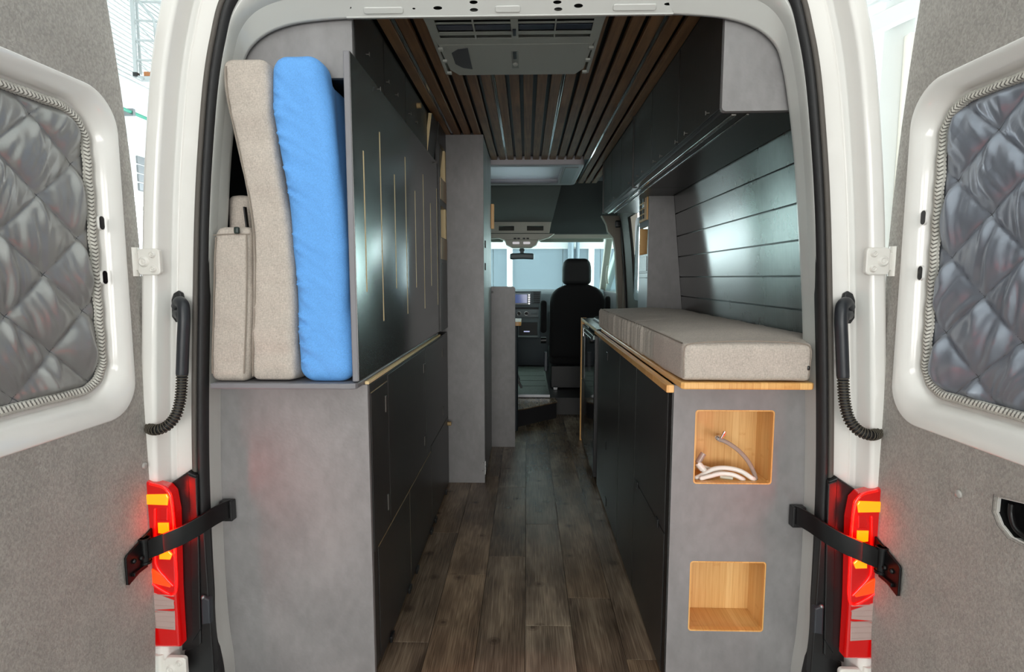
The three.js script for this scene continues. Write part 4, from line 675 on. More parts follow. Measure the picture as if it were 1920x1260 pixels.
{ // bench cushion
  const t = thing('cushion', 'long flat beige-grey cushion with gathered side, lying on the bamboo bench top', 'cushion');
  const y0 = 0.8955, y1 = 1.0, x0 = 0.437, z0 = 0.002, len = 1.62, W = 0.34;
  const wide = z => 0.337 + 0.09 * sst(-0.02, -0.16, z);
  part('body', softBox(W, y1 - y0, len, 0.016, 0.0075, (q, n) => {
    const z = z0 - len / 2 + q.z, u = (q.x + W / 2) / W;
    let d = (fbm(q.x * 5, z * 5, 0, 0, 401, 3) - 0.5) * 0.008 + (fbm(z * 45, q.x * 5 + 2, 0, 0, 405, 2) - 0.5) * 0.005 * Math.max(0, n.y) * sst(-0.1, -0.7, z);
    const gather = sst(-0.25, -0.5, z);
    d += (n.x < -0.5 ? 1 : 0) * gather * (0.0045 * Math.sin(z * 150 + 5 * fbm(z * 9, q.y * 6, 0, 0, 407, 2)) * (0.4 + fbm(z * 11, 3, 0, 0, 409, 2)) + (fbm(z * 30, q.y * 4, 0, 0, 403, 2) - 0.5) * 0.008);
    if (n.y > 0) d += n.y * 0.014 * Math.sin(Math.PI * clamp(u, 0, 1)) * sst(0.5, 0.35, Math.abs(q.z / len));
    q.addScaledVector(n, d); const uu = (q.x + W / 2) / W; q.x = x0 + uu * wide(z); q.y = Math.max(y0, q.y + (y0 + y1) / 2); q.z = z;
  }), fabric, t);
  const xr = x0 + wide(0) - 0.006;
  part('seam', tube([V(x0 + 0.006, y0 + 0.012, z0 - 0.001), V(x0 + 0.006, y1 - 0.014, z0 - 0.001), V(x0 + 0.014, y1 - 0.006, z0 - 0.001), V(xr - 0.012, y1 - 0.006, z0 - 0.001), V(xr - 0.002, y1 - 0.016, z0 - 0.001), V(xr - 0.004, y0 + 0.012, z0 - 0.001)], 0.0018, 5, 60), fabricSeam, t);
  part('seam', tube([V(x0 + 0.003, y1 - 0.004, -0.01), V(x0 + 0.0035, y1 - 0.002, -0.4), V(x0 + 0.003, y1 - 0.003, -0.9), V(x0 + 0.003, y1 - 0.004, -1.58)], 0.002, 5, 40), fabricSeam, t);
  { const p = pz(1516, 690, 0.0); part('zip_tab', softBox(0.007, 0.012, 0.008, 0.002, 0.003).translate(p.x - 0.001, p.y, p.z), blackPlastic, t); }
}
{ // wall cabinets over the bench
  const X = 0.545;
  function row(label, z0, z1, splits, xf, knobs, end) {
    const t = thing('wall_cabinet', label, 'cabinet');
    const sec = x => [[x, 1.6], [0.805, 1.6], [0.79, 1.7], [0.77, 1.77], [0.738, 1.85], [0.694, 1.91], [0.6, 1.944], [x, 1.944]];
    part('body', ext(sec(xf + 0.017).map(([x, y]) => [x, Math.max(y, 1.606)]), z1, z0 - 0.018, 0.001), blackPanel, t);
    part('bottom_board', bx(xf + 0.004, 0.805, 1.598, 1.606, z1, z0 - 0.018, 0.001), darkPanel, t);
    part('face_frame', bx(xf + 0.002, xf + 0.0165, 1.606, 1.9295, z1, z0 - 0.018, 0.001), blackPanel, t);
    for (let i = 0; i < splits.length - 1; i++) panelDoor(t, 'door', xf, -1, 1.612, 1.924, splits[i] - 0.003, splits[i + 1] + 0.003, darkPanel, false);
    part('light_profile', bx(xf + 0.03, xf + 0.045, 1.592, 1.598, z1 + 0.01, z0 - 0.02, 0.003), ledProfile, t);
    part('light_profile', bx(xf + 0.07, xf + 0.078, 1.594, 1.598, z1 + 0.01, z0 - 0.02, 0.002), ledProfile, t);
    part('end_post', bx(xf - 0.006, xf + 0.02, 1.594, 1.9295, z1 - 0.002, z1 + 0.018, 0.003), darkPanel, t);
    if (end) part('end_panel', ext([[xf - 0.002, 1.608], [xf + 0.001, 1.601], [xf + 0.008, 1.598], ...sec(xf - 0.002).slice(1)], z0 - 0.018, z0, 0.001), greyPanel, t);
    for (const [u, v] of knobs) { const p = pxx(u, v, xf); tknob(t, xf, Math.max(p.y, 1.622), p.z, -1); }
    return t;
  }
  row('dark wall cabinet with pale grey end, hanging over the bench cushion', -0.08, -1.33, [-0.1, -0.52, -0.93, -1.31], X, [[1330, 212], [1289, 250], [1271, 267], [1242, 293], [1229, 303], [1207, 322], [1198, 330], [1182, 343]], true);
  row('dark wall cabinet over the kitchen, beyond the one above the bench', -1.315, -2.39, [-1.34, -1.68, -2.03, -2.37], X + 0.002, [[1153.5, 371], [1147, 377]], false);
}
{ // switch pillar at the end of the bench
  const t = thing('switch_pillar', 'grey upright pillar with switch plate and small niche at the end of the bench cushion', 'cabinet'), xa = 0.687, za = -1.6, zb = -1.85;
  const gl = S({ color: 0x70747a, roughness: 0.28 });
  part('end_panel', ext([[xa - 0.001, 0.9], [0.885, 0.9], [0.815, 1.598], [xa - 0.001, 1.598]], za - 0.016, za, 0.0015), greyPanel, t);
  const n0 = pxx(1203, 478, xa), n1 = pxx(1203, 428, xa);
  part('front', bx(xa, xa + 0.016, 0.9, n0.y, zb, za - 0.017, 0.001), gl, t); part('front', bx(xa, xa + 0.016, n1.y, 1.598, zb, za - 0.017, 0.001), gl, t); part('front', bx(xa, xa + 0.016, n0.y, n1.y, za - 0.03, za - 0.017, 0.001), gl, t);
  part('niche_side', bx(xa, xa + 0.1, n0.y, n1.y, zb, zb + 0.02, 0.001), bamboo, t); part('niche_back', bx(xa + 0.1, xa + 0.11, n0.y - 0.01, n1.y + 0.01, zb, za - 0.02, 0), blackPanel, t); part('niche_base', bx(xa + 0.016, xa + 0.1, n0.y - 0.01, n0.y, zb, za - 0.017, 0), bamboo, t);
  part('shaft', ext([[xa + 0.11, 0.9], [0.885, 0.9], [0.815, 1.598], [xa + 0.11, 1.598]], zb, za - 0.017, 0), blackPanel, t);
  const s0 = pxx(1204, 417, xa), s1 = pxx(1204, 373, xa); 
  const sp = part('switch_plate', bx(xa - 0.008, xa, s0.y, s1.y, zb + 0.02, za - 0.03, 0.002), bamboo, t);
  for (let r = 0; r < 4; r++) for (let c = 0; c < 2; c++) part('switch', bx(xa - 0.013, xa - 0.007, s0.y + 0.012 + r * 0.03, s0.y + 0.034 + r * 0.03, zb + 0.04 + c * 0.075, zb + 0.085 + c * 0.075, 0.002), r === 2 && c === 1 ? chrome : blackPlastic, sp);
  for (const v of [512, 521]) { const p = pxx(1203, v, xa); part('joint_strip', bx(xa - 0.002, xa, p.y - 0.002, p.y + 0.002, zb + 0.01, za - 0.02, 0.0005), greyEdge, t); }
  part('aisle_leaf', bx(xa - 0.003, xa, pxx(1203, 509, xa).y, pxx(1203, 482, xa).y, zb + 0.015, za - 0.03, 0.002), gl, t);
}
{ // kitchen beyond the bench
  const t = thing('kitchen_cabinet', 'black kitchen cabinet with bamboo end edge beyond the fridge', 'cabinet');
  part('body', bx(0.445, WR, 0.0, 0.862, -2.5, -2.21, 0.001), blackPanel, t); part('end_edge', bx(0.421, 0.46, 0.0, 0.885, -2.52, -2.501, 0.002), bambooLacq, t);
  panelDoor(t, 'drawer', 0.428, -1, 0.46, 0.84, -2.22, -2.49, darkPanel, false); panelDoor(t, 'drawer', 0.428, -1, 0.02, 0.45, -2.22, -2.49, darkPanel, false);
  part('tube_pull', cyl(V(0.42, 0.5, -2.225), V(0.42, 0.83, -2.225), 0.003), steel, t);
  const w = thing('worktop', 'dark kitchen worktop with pale edge past the end of the bench cushion', 'worktop');
  part('board', bx(0.424, WR, 0.8625, 0.884, -2.5, -1.63, 0.002), S({ color: 0x26282a, roughness: 0.22 }), w); part('edge_strip', bx(0.4225, 0.4245, 0.866, 0.882, -2.498, -1.665, 0.0005), plyPale, w);
  const g = thing('hob', 'flat glass-lidded hob on the dark kitchen worktop', 'hob'); part('pan', bx(0.5, 0.83, 0.8845, 0.892, -2.42, -1.95, 0.003), steel, g); part('lid', bx(0.49, 0.84, 0.9, 0.905, -2.43, -1.94, 0.002), S({ color: 0x0e1114, roughness: 0.08 }), g); part('hinge_bar', cyl(V(0.84, 0.9, -2.4), V(0.84, 0.9, -1.97), 0.008), steel, g);
  const f = thing('fridge', 'glossy black fridge built into the kitchen below the worktop', 'fridge');
  part('body', bx(0.448, WR, 0.02, 0.85, -2.2, -1.63, 0.002), blackPlastic, f); const d = part('door', bx(0.418, 0.446, 0.05, 0.81, -2.19, -1.655, 0.004), S({ color: 0x060607, roughness: 0.06 }), f);
  part('door_frame', bx(0.414, 0.44, 0.04, 0.845, -1.668, -1.64, 0.003), blackPlastic, f);
  part('handle', merge([bx(0.402, 0.418, 0.815, 0.823, -2.15, -1.75, 0.003), bx(0.404, 0.44, 0.82, 0.846, -2.19, -1.66, 0.002)]), S({ color: 0x6f7b78, roughness: 0.2, metalness: 0.7 }), d);
  part('handle_cap', cyl(V(0.405, 0.79, -2.17), V(0.405, 0.84, -2.17), 0.008), chrome, d);
}
{ // ceiling fittings
  const t = thing('air_conditioner', 'grey ceiling air conditioner with slotted vents over the rear doorway', 'air conditioner'), yb = 1.878;
  const zA = py(965, 33, yb).z, zB = py(965, 140, yb).z, cx = (py(795, 50, yb).x + py(1135, 50, yb).x) / 2;
  const hA = 0.252, hB = 0.234, zM = zA + (zB - zA) * 0.42, zV = zA + (zB - zA) * 0.40;
  // slots in the vent half
  const slots = [], inner = [], W = [-0.224, -0.12, -0.115, -0.011, 0.01, 0.114, 0.118, 0.222];
  const rowsZ = [[41.5, 36.2], [59.6, 44.2], [71.2, 65]].map(([a, b]) => [py(965, a, yb).z, py(965, b, yb).z]);
  for (const [za, zb] of rowsZ) for (let k = 0; k < 4; k++) slots.push(rr(cx + W[k * 2], cx + W[k * 2 + 1], -zb, -za, 0.0015, 2).reverse());
  const mm = g => g;
  const plate = ext([[cx - hA, -zA], [cx + hA, -zA], [cx + hA - 0.004, -zV * 0.6 - zA * 0.4], [cx + 0.238, -zV], [cx - 0.238, -zV], [cx - hA + 0.004, -zV * 0.6 - zA * 0.4]].reverse(), 0, 0.006, 0.001, slots);
  const flat = g => { g.rotateX(-Math.PI / 2); g.translate(0, yb, 0); return g; };   // shape x, -z
  const shapeFlat = (pts, y0, y1, b, holes = []) => { const g = ext(pts.map(([x, z]) => [x, -z]), y0, y1, b, holes); g.rotateX(-Math.PI / 2); return g; };
  const hs = []; for (const [za, zb] of rowsZ) for (let k = 0; k < 4; k++) hs.push(rr(cx + W[k * 2], cx + W[k * 2 + 1], -za, -zb, 0.0015, 2));
  part('vent_cover', shapeFlat([[cx - hA, zA], [cx + hA, zA], [cx + hA - 0.006, lerp(zA, zV, 0.6)], [cx + 0.238, zV], [cx - 0.238, zV], [cx - hA + 0.006, lerp(zA, zV, 0.6)]], yb, yb + 0.002, 0, hs), acPlastic, t);
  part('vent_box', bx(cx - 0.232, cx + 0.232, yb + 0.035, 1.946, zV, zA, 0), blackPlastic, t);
  part('skirt', merge([bx(cx - hA, cx + hA, yb + 0.002, 1.946, zA - 0.012, zA, 0.003), bx(cx - hA, cx - hA + 0.012, yb + 0.002, 1.946, zB, zA, 0.003), bx(cx + hA - 0.012, cx + hA, yb + 0.002, 1.946, zB, zA, 0.003)]), acPlastic, t);
  for (let k = 0; k < 4; k++) part('vane', bx(cx + W[k * 2] + 0.001, cx + W[k * 2 + 1] - 0.001, yb + 0.003, yb + 0.006, lerp(rowsZ[1][1], rowsZ[1][0], 0.9), lerp(rowsZ[1][1], rowsZ[1][0], 0.32), 0.001), S({ color: 0x3a4150, roughness: 0.25 }), t);
  part('cover', shapeFlat([[cx - 0.238, zV], [cx + 0.238, zV], [cx + hB - 0.004, lerp(zV, zB, 0.8)], [cx + hB - 0.03, zB], [cx - hB + 0.03, zB], [cx - hB + 0.004, lerp(zV, zB, 0.8)]], yb - 0.001, 1.944, 0.003), acPlastic, t);
  for (const s of [-1, 1]) { for (const f of [0.08, 0.45, 0.86]) part('clip', bx(cx + s * 0.226, cx + s * 0.242, yb - 0.008, yb, lerp(zV, zB, f) - 0.012, lerp(zV, zB, f) + 0.004, 0.002), acPlastic, t); }
  const q = (u, v) => py(u, v, yb - 0.002);
  part('display', shapeFlat([[847, 100], [858, 93], [877, 90.5], [886, 129.5], [868, 127], [854, 120]].map(([u, v]) => { const p = q(u, v); return [p.x, p.z]; }).reverse(), yb - 0.003, yb + 0.001, 0.0005), S({ color: 0x3c4044, roughness: 0.4 }), t);
  { const a = q(958, 95), b = q(973, 128); part('grip_recess', bx(a.x, b.x, yb - 0.002, yb + 0.002, b.z, a.z, 0.001), S({ color: 0x85867e, roughness: 0.4 }), t); part('grip_slot', bx(lerp(a.x, b.x, 0.25), lerp(a.x, b.x, 0.75), yb - 0.003, yb, lerp(a.z, b.z, 0.45), lerp(a.z, b.z, 0.05), 0.001), blackPlastic, t); const s = new THREE.SphereGeometry(0.009, 14, 10); s.scale(1, 0.7, 1.5); s.translate((a.x + b.x) / 2, yb - 0.002, lerp(a.z, b.z, 0.75)); part('grip', s, acPlastic, t); }
  { const a = q(964.5, 61); part('vane_lever', bx(a.x - 0.005, a.x + 0.005, yb - 0.006, yb + 0.004, a.z - 0.016, a.z + 0.02, 0.002), S({ color: 0x2c3038, roughness: 0.3 }), t); }
  // roof hatch
  const h = thing('roof_hatch', 'pale framed roof hatch with light blind in the slatted ceiling', 'roof hatch'), hf = S({ color: 0xb9b6bb, roughness: 0.35 });
  const hx0 = -0.385, hx1 = 0.415, ha = -2.3, hb = -3.12;
  part('frame', shapeFlat(rr(hx0, hx1, hb, ha, 0.05, 6).map(p => [p.x, p.y]).reverse(), 1.898, 1.9578, 0.01, [rr(hx0 + 0.075, hx1 - 0.14, -ha + 0.075, -hb - 0.075, 0.02, 4)]), hf, h);
  part('blind', bx(hx0 + 0.06, hx1 - 0.12, 1.936, 1.94, hb + 0.06, ha - 0.06, 0), PH({ color: 0xe8eaee, roughness: 0.9, transmission: 0.6, thickness: 0 }), h);
  part('dome', bx(-0.37, 0.4, 2.06, 2.068, hb + 0.03, ha - 0.03, 0.002), PH({ color: 0xe9eef0, roughness: 0.2, transmission: 1, thickness: 0 }), h);
  part('curb', merge([bx(-0.37, -0.36, 1.959, 2.06, hb + 0.03, ha - 0.03, 0), bx(0.39, 0.4, 1.959, 2.06, hb + 0.03, ha - 0.03, 0)]), hf, h);
  part('latch_plate', bx(hx1 - 0.125, hx1 - 0.035, 1.893, 1.899, hb + 0.1, ha - 0.09, 0.004), S({ color: 0x8f9093, roughness: 0.3 }), h);
  part('blind_rail', bx(hx0 + 0.05, hx1 - 0.13, 1.9, 1.914, hb + 0.085, hb + 0.12, 0.004), S({ color: 0x8c8a92, roughness: 0.3 }), h);
}
console.log('bench side');
// ------------------------------------------------------------------ cab
{
  const cl = struct('wall_front'); const bp = S({ color: 0x857e74, roughness: 0.8 });
  // cab floor, side doors, roof slope
  part('cab_floor', bx(-0.98, 0.98, -0.14, 0.146, -5.3, -3.28, 0.004), blackPanel, cl);
  part('firewall', bx(-0.98, 0.98, -0.14, 1.0, -5.4, -5.25, 0), dashDark, cl);
  for (const s of [-1, 1]) {
    const a = 0.9, b = 0.98;
    part('cab_door', bx(s * a, s * b, -0.14, 1.02, -5.3, -3.62, 0.006), dashDark, cl);
    part('pillar', bx(s * 0.86, s * b, -0.14, 2.0, -3.62, -3.4, 0.02), bp, cl);
    part('head_rail', bx(s * 0.86, s * b, 1.6, 2.0, -4.6, -3.6, 0.02), headliner, cl);
    part('windscreen_pillar', beam(V(s * 0.87, 1.62, -4.28), V(s * 0.93, 0.98, -5.22), 0.07, 0.09), cabPlastic, cl);
    part('cab_window', bx(s * 0.945, s * 0.95, 1.0, 1.64, -5.1, -3.6, 0), glassPane, cl);
  }
  part('roof_slope', loft([[V(-1, 2.06, -3.35), V(1, 2.06, -3.35)], [V(-1, 1.95, -3.9), V(1, 1.95, -3.9)], [V(-1, 1.66, -4.4), V(1, 1.66, -4.4)]]), paint, cl);
  const zs = -4.08, lowY = pz(1080, 438, zs).y;
  part('headliner', loft([[V(-0.95, 1.944, -3.2), V(0.95, 1.944, -3.2)], [V(-0.95, 1.93, -3.24), V(0.95, 1.93, -3.24)], [V(-0.95, lowY + 0.02, zs + 0.02), V(0.95, lowY + 0.02, zs + 0.02)], [V(-0.95, lowY, zs), V(0.95, lowY, zs)], [V(-0.95, lowY, zs - 0.4), V(0.95, lowY, zs - 0.4)]]), headlinerDark, cl);
  { const a = pz(880, 352, -3.3), b = pz(1051, 352, -3.3), c = pz(1034, 417, -3.81), d = pz(900, 417, -3.81); part('headliner_bulge', loft([[V(a.x, 1.945, -3.2), V(b.x, 1.945, -3.2)], [V(a.x, a.y, -3.27), V(b.x, b.y, -3.27)], [d, c], [V(d.x, d.y, zs), V(c.x, c.y, zs)]]), headliner, cl); const sd = [V(b.x, 1.945, -3.2), V(b.x, b.y, -3.27), c, V(c.x, c.y, zs)]; part('headliner_bulge', loft([sd, sd.map(p => V(p.x + 0.02, p.y + 0.06, p.z - 0.02))]), headliner, cl); }
  part('header_rail', bx(-0.9, 0.9, pz(1080, 447, zs - 0.1).y, pz(1080, 437, zs - 0.1).y, zs - 0.22, zs - 0.1, 0.01), cabPlastic, cl);
  const ws = struct('window_2'); const g = loft([[V(-0.9, 1.64, -4.28), V(0.9, 1.64, -4.28)], [V(-0.93, 0.98, -5.22), V(0.93, 0.98, -5.22)]]); part('pane', g, glassPane, ws);
  // trim of the pillar behind the passenger seat, with its belt
  const pt = struct('trim_2', 'beige pillar trim behind the passenger seat');
  const pl = [[1128, 404], [1137, 420], [1140, 434], [1150, 446], [1154, 470], [1158, 560], [1160, 640], [1176, 640], [1172, 560], [1166, 480], [1162, 404]].map(([u, v]) => pz(u, v, -3.42)); part('pillar_trim', ext(pl.reverse(), -3.5, -3.42, 0.006), bp, pt);
  const belt = thing('seat_belt', 'black seat belt hanging on the beige pillar trim', 'belt'); part('webbing', beam(pz(1163, 408, -3.38), pz(1178, 640, -3.38), 0.05, 0.006), blackPlastic, belt); { const p = pz(1159, 420, -3.38); part('guide', softBox(0.05, 0.06, 0.03, 0.012, 0.008).translate(p.x, p.y, p.z), blackPlastic, belt); }
  const gh = thing('grab_handle', 'pale grab handle on the windscreen pillar beyond the passenger seat', 'handle'); part('bar', capTube([[1140, 500], [1138, 512], [1138, 524], [1139, 530]].map(([u, v]) => pz(u, v, -4.35)), 0.013, 10, 20), cabPlastic, gh);
}
{ // overhead console
  const z = -3.8, t = thing('overhead_console', 'grey overhead console with two cubbies and reading lamps above the windscreen', 'console'), q = (u, v, d = 0) => pz(u, v, z + d);
  const fr = (u0, u1, v0, v1) => { const a = q(u0, v0), b = q(u1, v1); return [a.x, b.x, b.y, a.y]; };
  const c1 = fr(935, 964, 423.5, 432.5), c2 = fr(988, 1019, 423.5, 432.5);
  part('fascia', ext([q(905, 437), q(1030, 437), q(1034, 416), q(905, 416)], z - 0.02, z, 0.003, [rr(...c1, 0.004, 3), rr(...c2, 0.004, 3)]), cabPlastic, t);
  for (const c of [c1, c2]) { const o = [c[0] - 0.016, c[1] + 0.016, c[2] - 0.012, c[3] + 0.016]; part('cubby_frame', ext(rr(...o, 0.004, 3), z - 0.004, z + 0.005, 0.001, [rr(...c, 0.004, 3)]), cabPlastic, t); part('cubby', bx(c[0] - 0.01, c[1] + 0.01, c[2] - 0.01, c[3] + 0.01, z - 0.14, z - 0.12, 0), S({ color: 0x4a4844, roughness: 0.8 }), t); part('cubby_base', bx(c[0], c[1], c[2] - 0.006, c[2], z - 0.12, z - 0.02, 0), S({ color: 0x7c786f, roughness: 0.8 }), t); part('cubby_head', bx(c[0], c[1], c[3], c[3] + 0.006, z - 0.12, z - 0.02, 0), S({ color: 0x4a4844, roughness: 0.8 }), t); }
  part('apron', ext([q(905, 448), q(935, 446), q(948, 452), q(1008, 452), q(1030, 445), q(1040, 438), q(905, 438)], z - 0.12, z - 0.004, 0.006), cabPlastic, t);
  const dome = ext([q(945, 449), q(949, 459), q(960, 464.5), q(996, 464.5), q(1006, 459), q(1011, 449)], z - 0.12, z + 0.012, 0.012); part('lamp_pod', dome, cabPlastic, t);
  for (const [u0, u1] of [[961, 974], [981, 994]]) part('reading_lamp', ext(rr(q(u0, 455).x, q(u1, 455).x, q(u0, 458).y, q(u0, 453.5).y, 0.006, 4), z + 0.01, z + 0.018, 0.002), S({ color: 0xf3eef4, roughness: 0.2, emissive: 0xfff4ff, emissiveIntensity: 0.25 }), t);
  for (const u of [963, 970, 980, 987]) part('button', ext(rr(q(u, 447).x, q(u + 5, 447).x, q(u, 448.5).y, q(u, 445.8).y, 0.003, 3), z - 0.006, z + 0.002, 0.001), dashDark, t);
  const m = thing('mirror', 'dark rear-view mirror hanging below the overhead console', 'mirror'); const zm = -4.3, p = pz(978.5, 480.5, zm), st = pz(978.5, 463, zm);
  part('shell', softBox(0.245, 0.062, 0.03, 0.014, 0.007, (a) => { a.y -= a.x * a.x * 0.35; a.x += p.x; a.y += p.y + 0.002; a.z += zm; }), S({ color: 0x37424a, roughness: 0.4 }), m); part('stem', merge([bx(p.x - 0.02, p.x + 0.02, p.y + 0.02, st.y + 0.03, zm - 0.03, zm - 0.005, 0.006), bx(p.x - 0.027, p.x + 0.027, p.y + 0.052, p.y + 0.075, zm - 0.03, zm - 0.002, 0.006)]), S({ color: 0x37424a, roughness: 0.4 }), m);
  for (const [u0, u1, lab] of [[860, 944, 'folded-up grey-green sun visor on the driver side of the console'], [1012, 1132, 'folded-up grey-green sun visor above the passenger seat']]) { const a = pz(u0, 446, -4.25), b = pz(u1, 454, -4.25); single('sun_visor', softBox(b.x - a.x, a.y - b.y, 0.035, 0.012, 0.01).translate((a.x + b.x) / 2, (a.y + b.y) / 2, -4.25), S({ color: 0x8f9a90, roughness: 0.8 }), lab, 'sun visor'); }
}
{ // dashboard
  const t = thing('dashboard', 'dark grey dashboard with air vent and heater knobs beneath the windscreen', 'dashboard'), z = -4.72, q = (u, v, d = 0) => pz(u, v, z + d);
  const prof = [V(0, 0.15, -5.2), V(0, 0.15, -5.0), V(0, 0.5, -4.95), V(0, 0.72, -4.8), V(0, 0.8, -4.78), V(0, 0.98, -4.82), V(0, q(1010, 543).y, -4.9), V(0, 1.02, -5.2)];
  part('body', loft(prof.map(p => [V(-0.9, p.y, p.z), V(0.9, p.y, p.z)])), dashMat, t);
  const yb = q(980, 690).y;
  part('centre_stack', bx(q(930, 600).x, q(1012, 600).x, 0.5, q(980, 545).y, -4.95, z, 0.015), dashMat, t);
  const v0 = q(1000, 547), v1 = q(1012.5, 568); part('vent_frame', bx(v0.x - 0.012, v1.x + 0.012, v1.y - 0.01, v0.y + 0.01, z - 0.02, z + 0.004, 0.006), dashMat, t); for (let k = 0; k < 6; k++) part('vent_slat', bx(v0.x, v1.x, lerp(v1.y, v0.y, (k + 0.15) / 6), lerp(v1.y, v0.y, (k + 0.65) / 6), z + 0.002, z + 0.009, 0.002), dashDark, t);
  { const a = q(955, 550), b = q(996, 571.5); const s = part('display_unit', bx(a.x, b.x, b.y, a.y, z - 0.01, z + 0.01, 0.006), S({ color: 0x7b8087, roughness: 0.3 }), t);
    const c = q(958, 552), d = q(988.5, 568); part('screen', bx(c.x, d.x, d.y, c.y, z + 0.0095, z + 0.0115, 0.001), S({ color: 0x1c2a48, roughness: 0.1, emissive: 0x6f86c8, emissiveIntensity: 0.4 }), s);
    for (let k = 0; k < 5; k++) { const e = q(992, 553 + k * 4); part('key', cyl(V(e.x, e.y, z + 0.01), V(e.x, e.y, z + 0.016), 0.008), chrome, s); } for (let k = 0; k < 5; k++) { const e = q(966 + k * 5.6, 570); part('key', bx(e.x - 0.009, e.x + 0.009, e.y - 0.004, e.y + 0.004, z + 0.009, z + 0.014, 0.001), steel, s); } }
  part('shelf_groove', bx(q(930, 578).x, q(1010, 578).x, q(960, 580.5).y, q(960, 576).y, z - 0.02, z + 0.003, 0.002), dashDark, t);
  { const a = q(955, 580), b = q(1010, 595); part('heater_panel', bx(a.x, b.x, b.y, a.y, z - 0.02, z + 0.006, 0.004), S({ color: 0x6c7378, roughness: 0.4 }), t); for (const u of [973, 987]) { const e = q(u, 587.5); const k = part('heater_knob', cyl(V(e.x, e.y, z + 0.004), V(e.x, e.y, z + 0.024), 0.021, 0.019, 20), dashDark, t); part('knob_ring', new THREE.TorusGeometry(0.02, 0.0025, 8, 24).translate(e.x, e.y, z + 0.022), chrome, k); } const e = q(1002, 587.5); part('switch_row', bx(e.x - 0.035, e.x + 0.03, e.y - 0.012, e.y + 0.012, z + 0.004, z + 0.009, 0.002), dashMat, t); }
  part('cubby', bx(q(973, 620).x, q(1008, 620).x, q(980, 629).y, q(980, 604).y, z - 0.1, z + 0.002, 0.006), dashDark, t); 
  { const a = q(971, 629.5), b = q(1008, 632); part('cubby_lip', bx(a.x, b.x, b.y, a.y, z - 0.02, z + 0.02, 0.002), S({ color: 0x7a8284, roughness: 0.4 }), t); const e = q(988, 621.5); part('indicator', bx(e.x - 0.035, e.x + 0.03, e.y - 0.006, e.y + 0.006, z + 0.002, z + 0.004, 0.001), glow(0xcfd6ff, 0.9), t); }
}
{ // passenger seat
  const t = thing('passenger_seat', 'black high-backed passenger seat with headrest and armrests in the cab', 'seat'), zs = -3.72, q = (u, v) => pz(u, v, zs);
  const L = [[610, 1026], [597, 1027], [570, 1030], [552, 1035], [543, 1042], [536, 1054], [533, 1068]], yT = q(1080, 533).y, cx = (q(1031, 600).x + q(1133, 600).x) / 2, hw = (q(1133, 600).x - q(1031, 600).x) / 2;
  const yB = 0.42;
  part('backrest', softBox(hw * 2, yT - yB, 0.13, 0.05, 0.014, (p, n) => { const f = (p.y + (yT - yB) / 2) / (yT - yB); const k = f > 0.78 ? Math.sqrt(Math.max(0.12, 1 - ((f - 0.78) / 0.22) ** 2 * 0.82)) : 1 + 0.03 * (0.78 - f); p.x = cx + p.x * k; p.y += (yT + yB) / 2; p.z += zs - 0.04 + 0.06 * f; }), seatCloth, t);
  { const a = q(1054, 485), b = q(1107.5, 534), hx = (a.x + b.x) / 2; part('headrest', softBox(b.x - a.x, a.y - b.y, 0.11, 0.045, 0.01, p => { const f = p.y / (a.y - b.y) + 0.5; p.x = hx + p.x * (f > 0.5 ? 1 - 0.2 * ((f - 0.5) / 0.5) ** 2.2 : 1); p.y += (a.y + b.y) / 2; p.z += zs + 0.03; }), S({ color: 0x15181a, roughness: 0.7 }), t); for (const s of [-0.06, 0.06]) part('headrest_post', cyl(V(hx + s, b.y - 0.04, zs), V(hx + s, b.y + 0.03, zs), 0.007), steel, t); }
  part('seat_cushion', softBox(0.5, 0.16, 0.5, 0.05, 0.02).translate(cx, 0.42, zs - 0.3), seatCloth, t);
  part('seat_box', bx(cx - 0.24, cx + 0.26, 0.15, 0.36, zs - 0.5, zs + 0.06, 0.01), dashDark, t);
  part('armrest', softBox(0.06, 0.3, 0.1, 0.028, 0.014, p => { const a = q(1019, 563); p.x += a.x; p.y += a.y - 0.15; p.z += zs + 0.0; }), seatCloth, t);
  part('armrest', softBox(0.055, 0.3, 0.1, 0.026, 0.014, p => { const a = q(1141, 555); p.x += a.x; p.y += a.y - 0.15; p.z += zs - 0.08; }), seatCloth, t);
  { const a = q(1018, 638); part('recline_knob', cyl(V(a.x - 0.02, a.y, zs), V(a.x + 0.03, a.y, zs), 0.03), blackPlastic, t); }
  for (const d of [-0.2, 0.2]) part('rail', bx(cx + d - 0.02, cx + d + 0.02, 0.1465, 0.17, zs - 0.5, zs + 0.12, 0.004), steel, t);
  part('buckle', bx(cx - 0.3, cx - 0.27, 0.3, 0.48, zs - 0.02, zs + 0.01, 0.006), S({ color: 0x2b3540, roughness: 0.4 }), t);
}
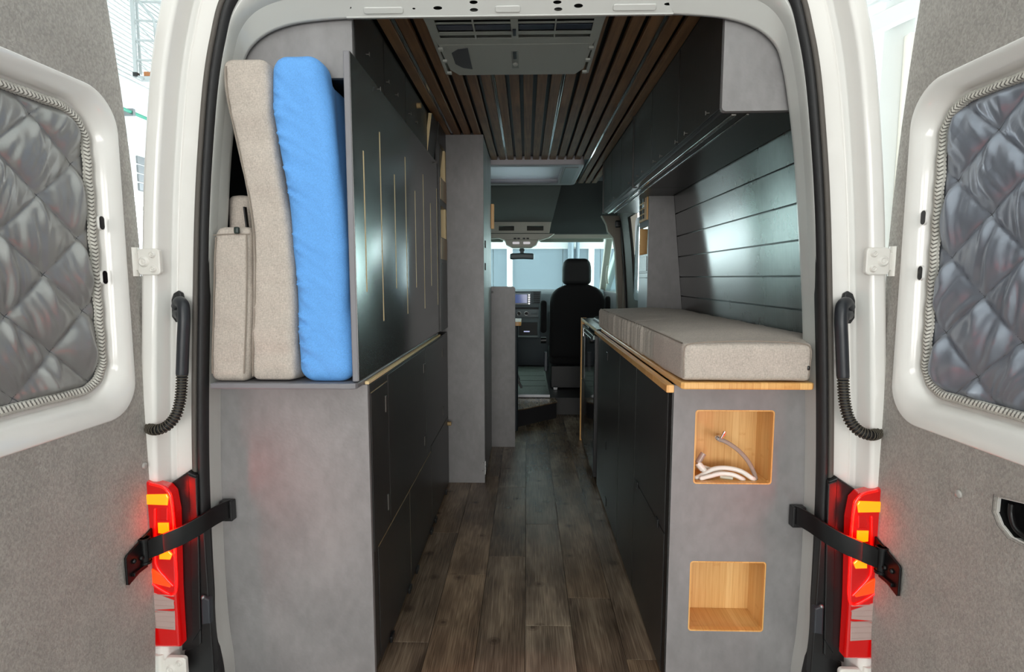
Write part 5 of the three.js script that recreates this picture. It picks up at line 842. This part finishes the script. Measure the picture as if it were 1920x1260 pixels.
{ // cab floor mat, step, table
  const m = thing('floor_mat', 'grey-green ribbed rubber mat on the cab floor', 'mat'); const xr = py(1027, 720, 0.155).x;
  part('sheet', bx(-0.8, xr, 0.1465, 0.156, -4.9, -3.3, 0.003), rubberMat, m); for (let k = 0; k < 5; k++) part('rib', bx(-0.78, xr - 0.02, 0.156, 0.16, -3.72 - k * 0.28 - 0.012, -3.72 - k * 0.28, 0.002), rubberMat, m);
  part('edge_bar', bx(-0.8, xr, 0.144, 0.17, -3.3, -3.278, 0.004), steel, m);
  const s = thing('step', 'low dark step with oak-look tread leading up to the cab', 'step');
  const A = py(966, 802, 0), B = py(1043, 784, 0), yT = 0.14; const poly = (o, y) => [[-0.6, A.z + (A.x + 0.6) * (A.z - B.z) / (B.x - A.x) * 0 + o], [A.x - 0.05, A.z + o + 0.04], [B.x, B.z + o], [B.x, -3.277], [-0.6, -3.277]];
  const sh = (o) => { const p = [[-0.6, A.z + (-0.6 - A.x) * (B.z - A.z) / (B.x - A.x)], [B.x + o, B.z + o], [B.x + o - 0.0, -3.277], [-0.6, -3.277]]; return p.map(([x, z]) => [x, -z]).reverse(); };
  part('riser', ext(sh(0).reverse(), 0.001, yT - 0.008, 0).rotateX(-Math.PI / 2), S({ color: 0x29282a, roughness: 0.5 }), s);
  const g = ext(sh(0.006).reverse(), yT - 0.008, yT, 0.001).rotateX(-Math.PI / 2); { const p = g.attributes.position, uv = g.attributes.uv; for (let i = 0; i < p.count; i++) uv.setXY(i, p.getX(i) / 0.155, p.getZ(i)); } part('tread', g, oak[1], s);
  const sl = struct('baseboard_right'); part('kick_board', bx(B.x, 0.88, 0, 0.146, -3.275, -3.26, 0.002), S({ color: 0x3a3939, roughness: 0.6 }), sl);
  const tb = thing('table', 'small bamboo table edge showing past the low screen panel', 'table'); const c = pz(978, 597, -2.9), d = pz(978, 604, -2.9);
  part('table_top', ext(rr(-0.7, c.x, 2.55, 2.9, 0.02, 4), 0, c.y - d.y, 0.003).rotateX(-Math.PI / 2).translate(0, d.y, 0), bambooLacq, tb); part('leg', cyl(V(-0.045, 0, -2.75), V(-0.045, d.y, -2.75), 0.018), S({ color: 0x2a3238, roughness: 0.4 }), tb); part('foot', cyl(V(-0.06, 0, -2.75), V(-0.06, 0.006, -2.75), 0.03), S({ color: 0x2a3238, roughness: 0.4 }), tb);
  const bk = thing('buckle_strap', 'black buckle strap hanging beside the low screen over the cab mat', 'strap'); const w = (u, v) => pz(u, v, -3.2); part('strap', beam(w(967, 690), w(974, 712), 0.035, 0.01), blackPlastic, bk); part('buckle', beam(w(971, 712), w(978, 727), 0.045, 0.018), blackPlastic, bk); part('tongue', beam(w(967.5, 682), w(968, 695), 0.01, 0.004), chrome, bk);
}
console.log('cab');
renderer.render(scene, camera);
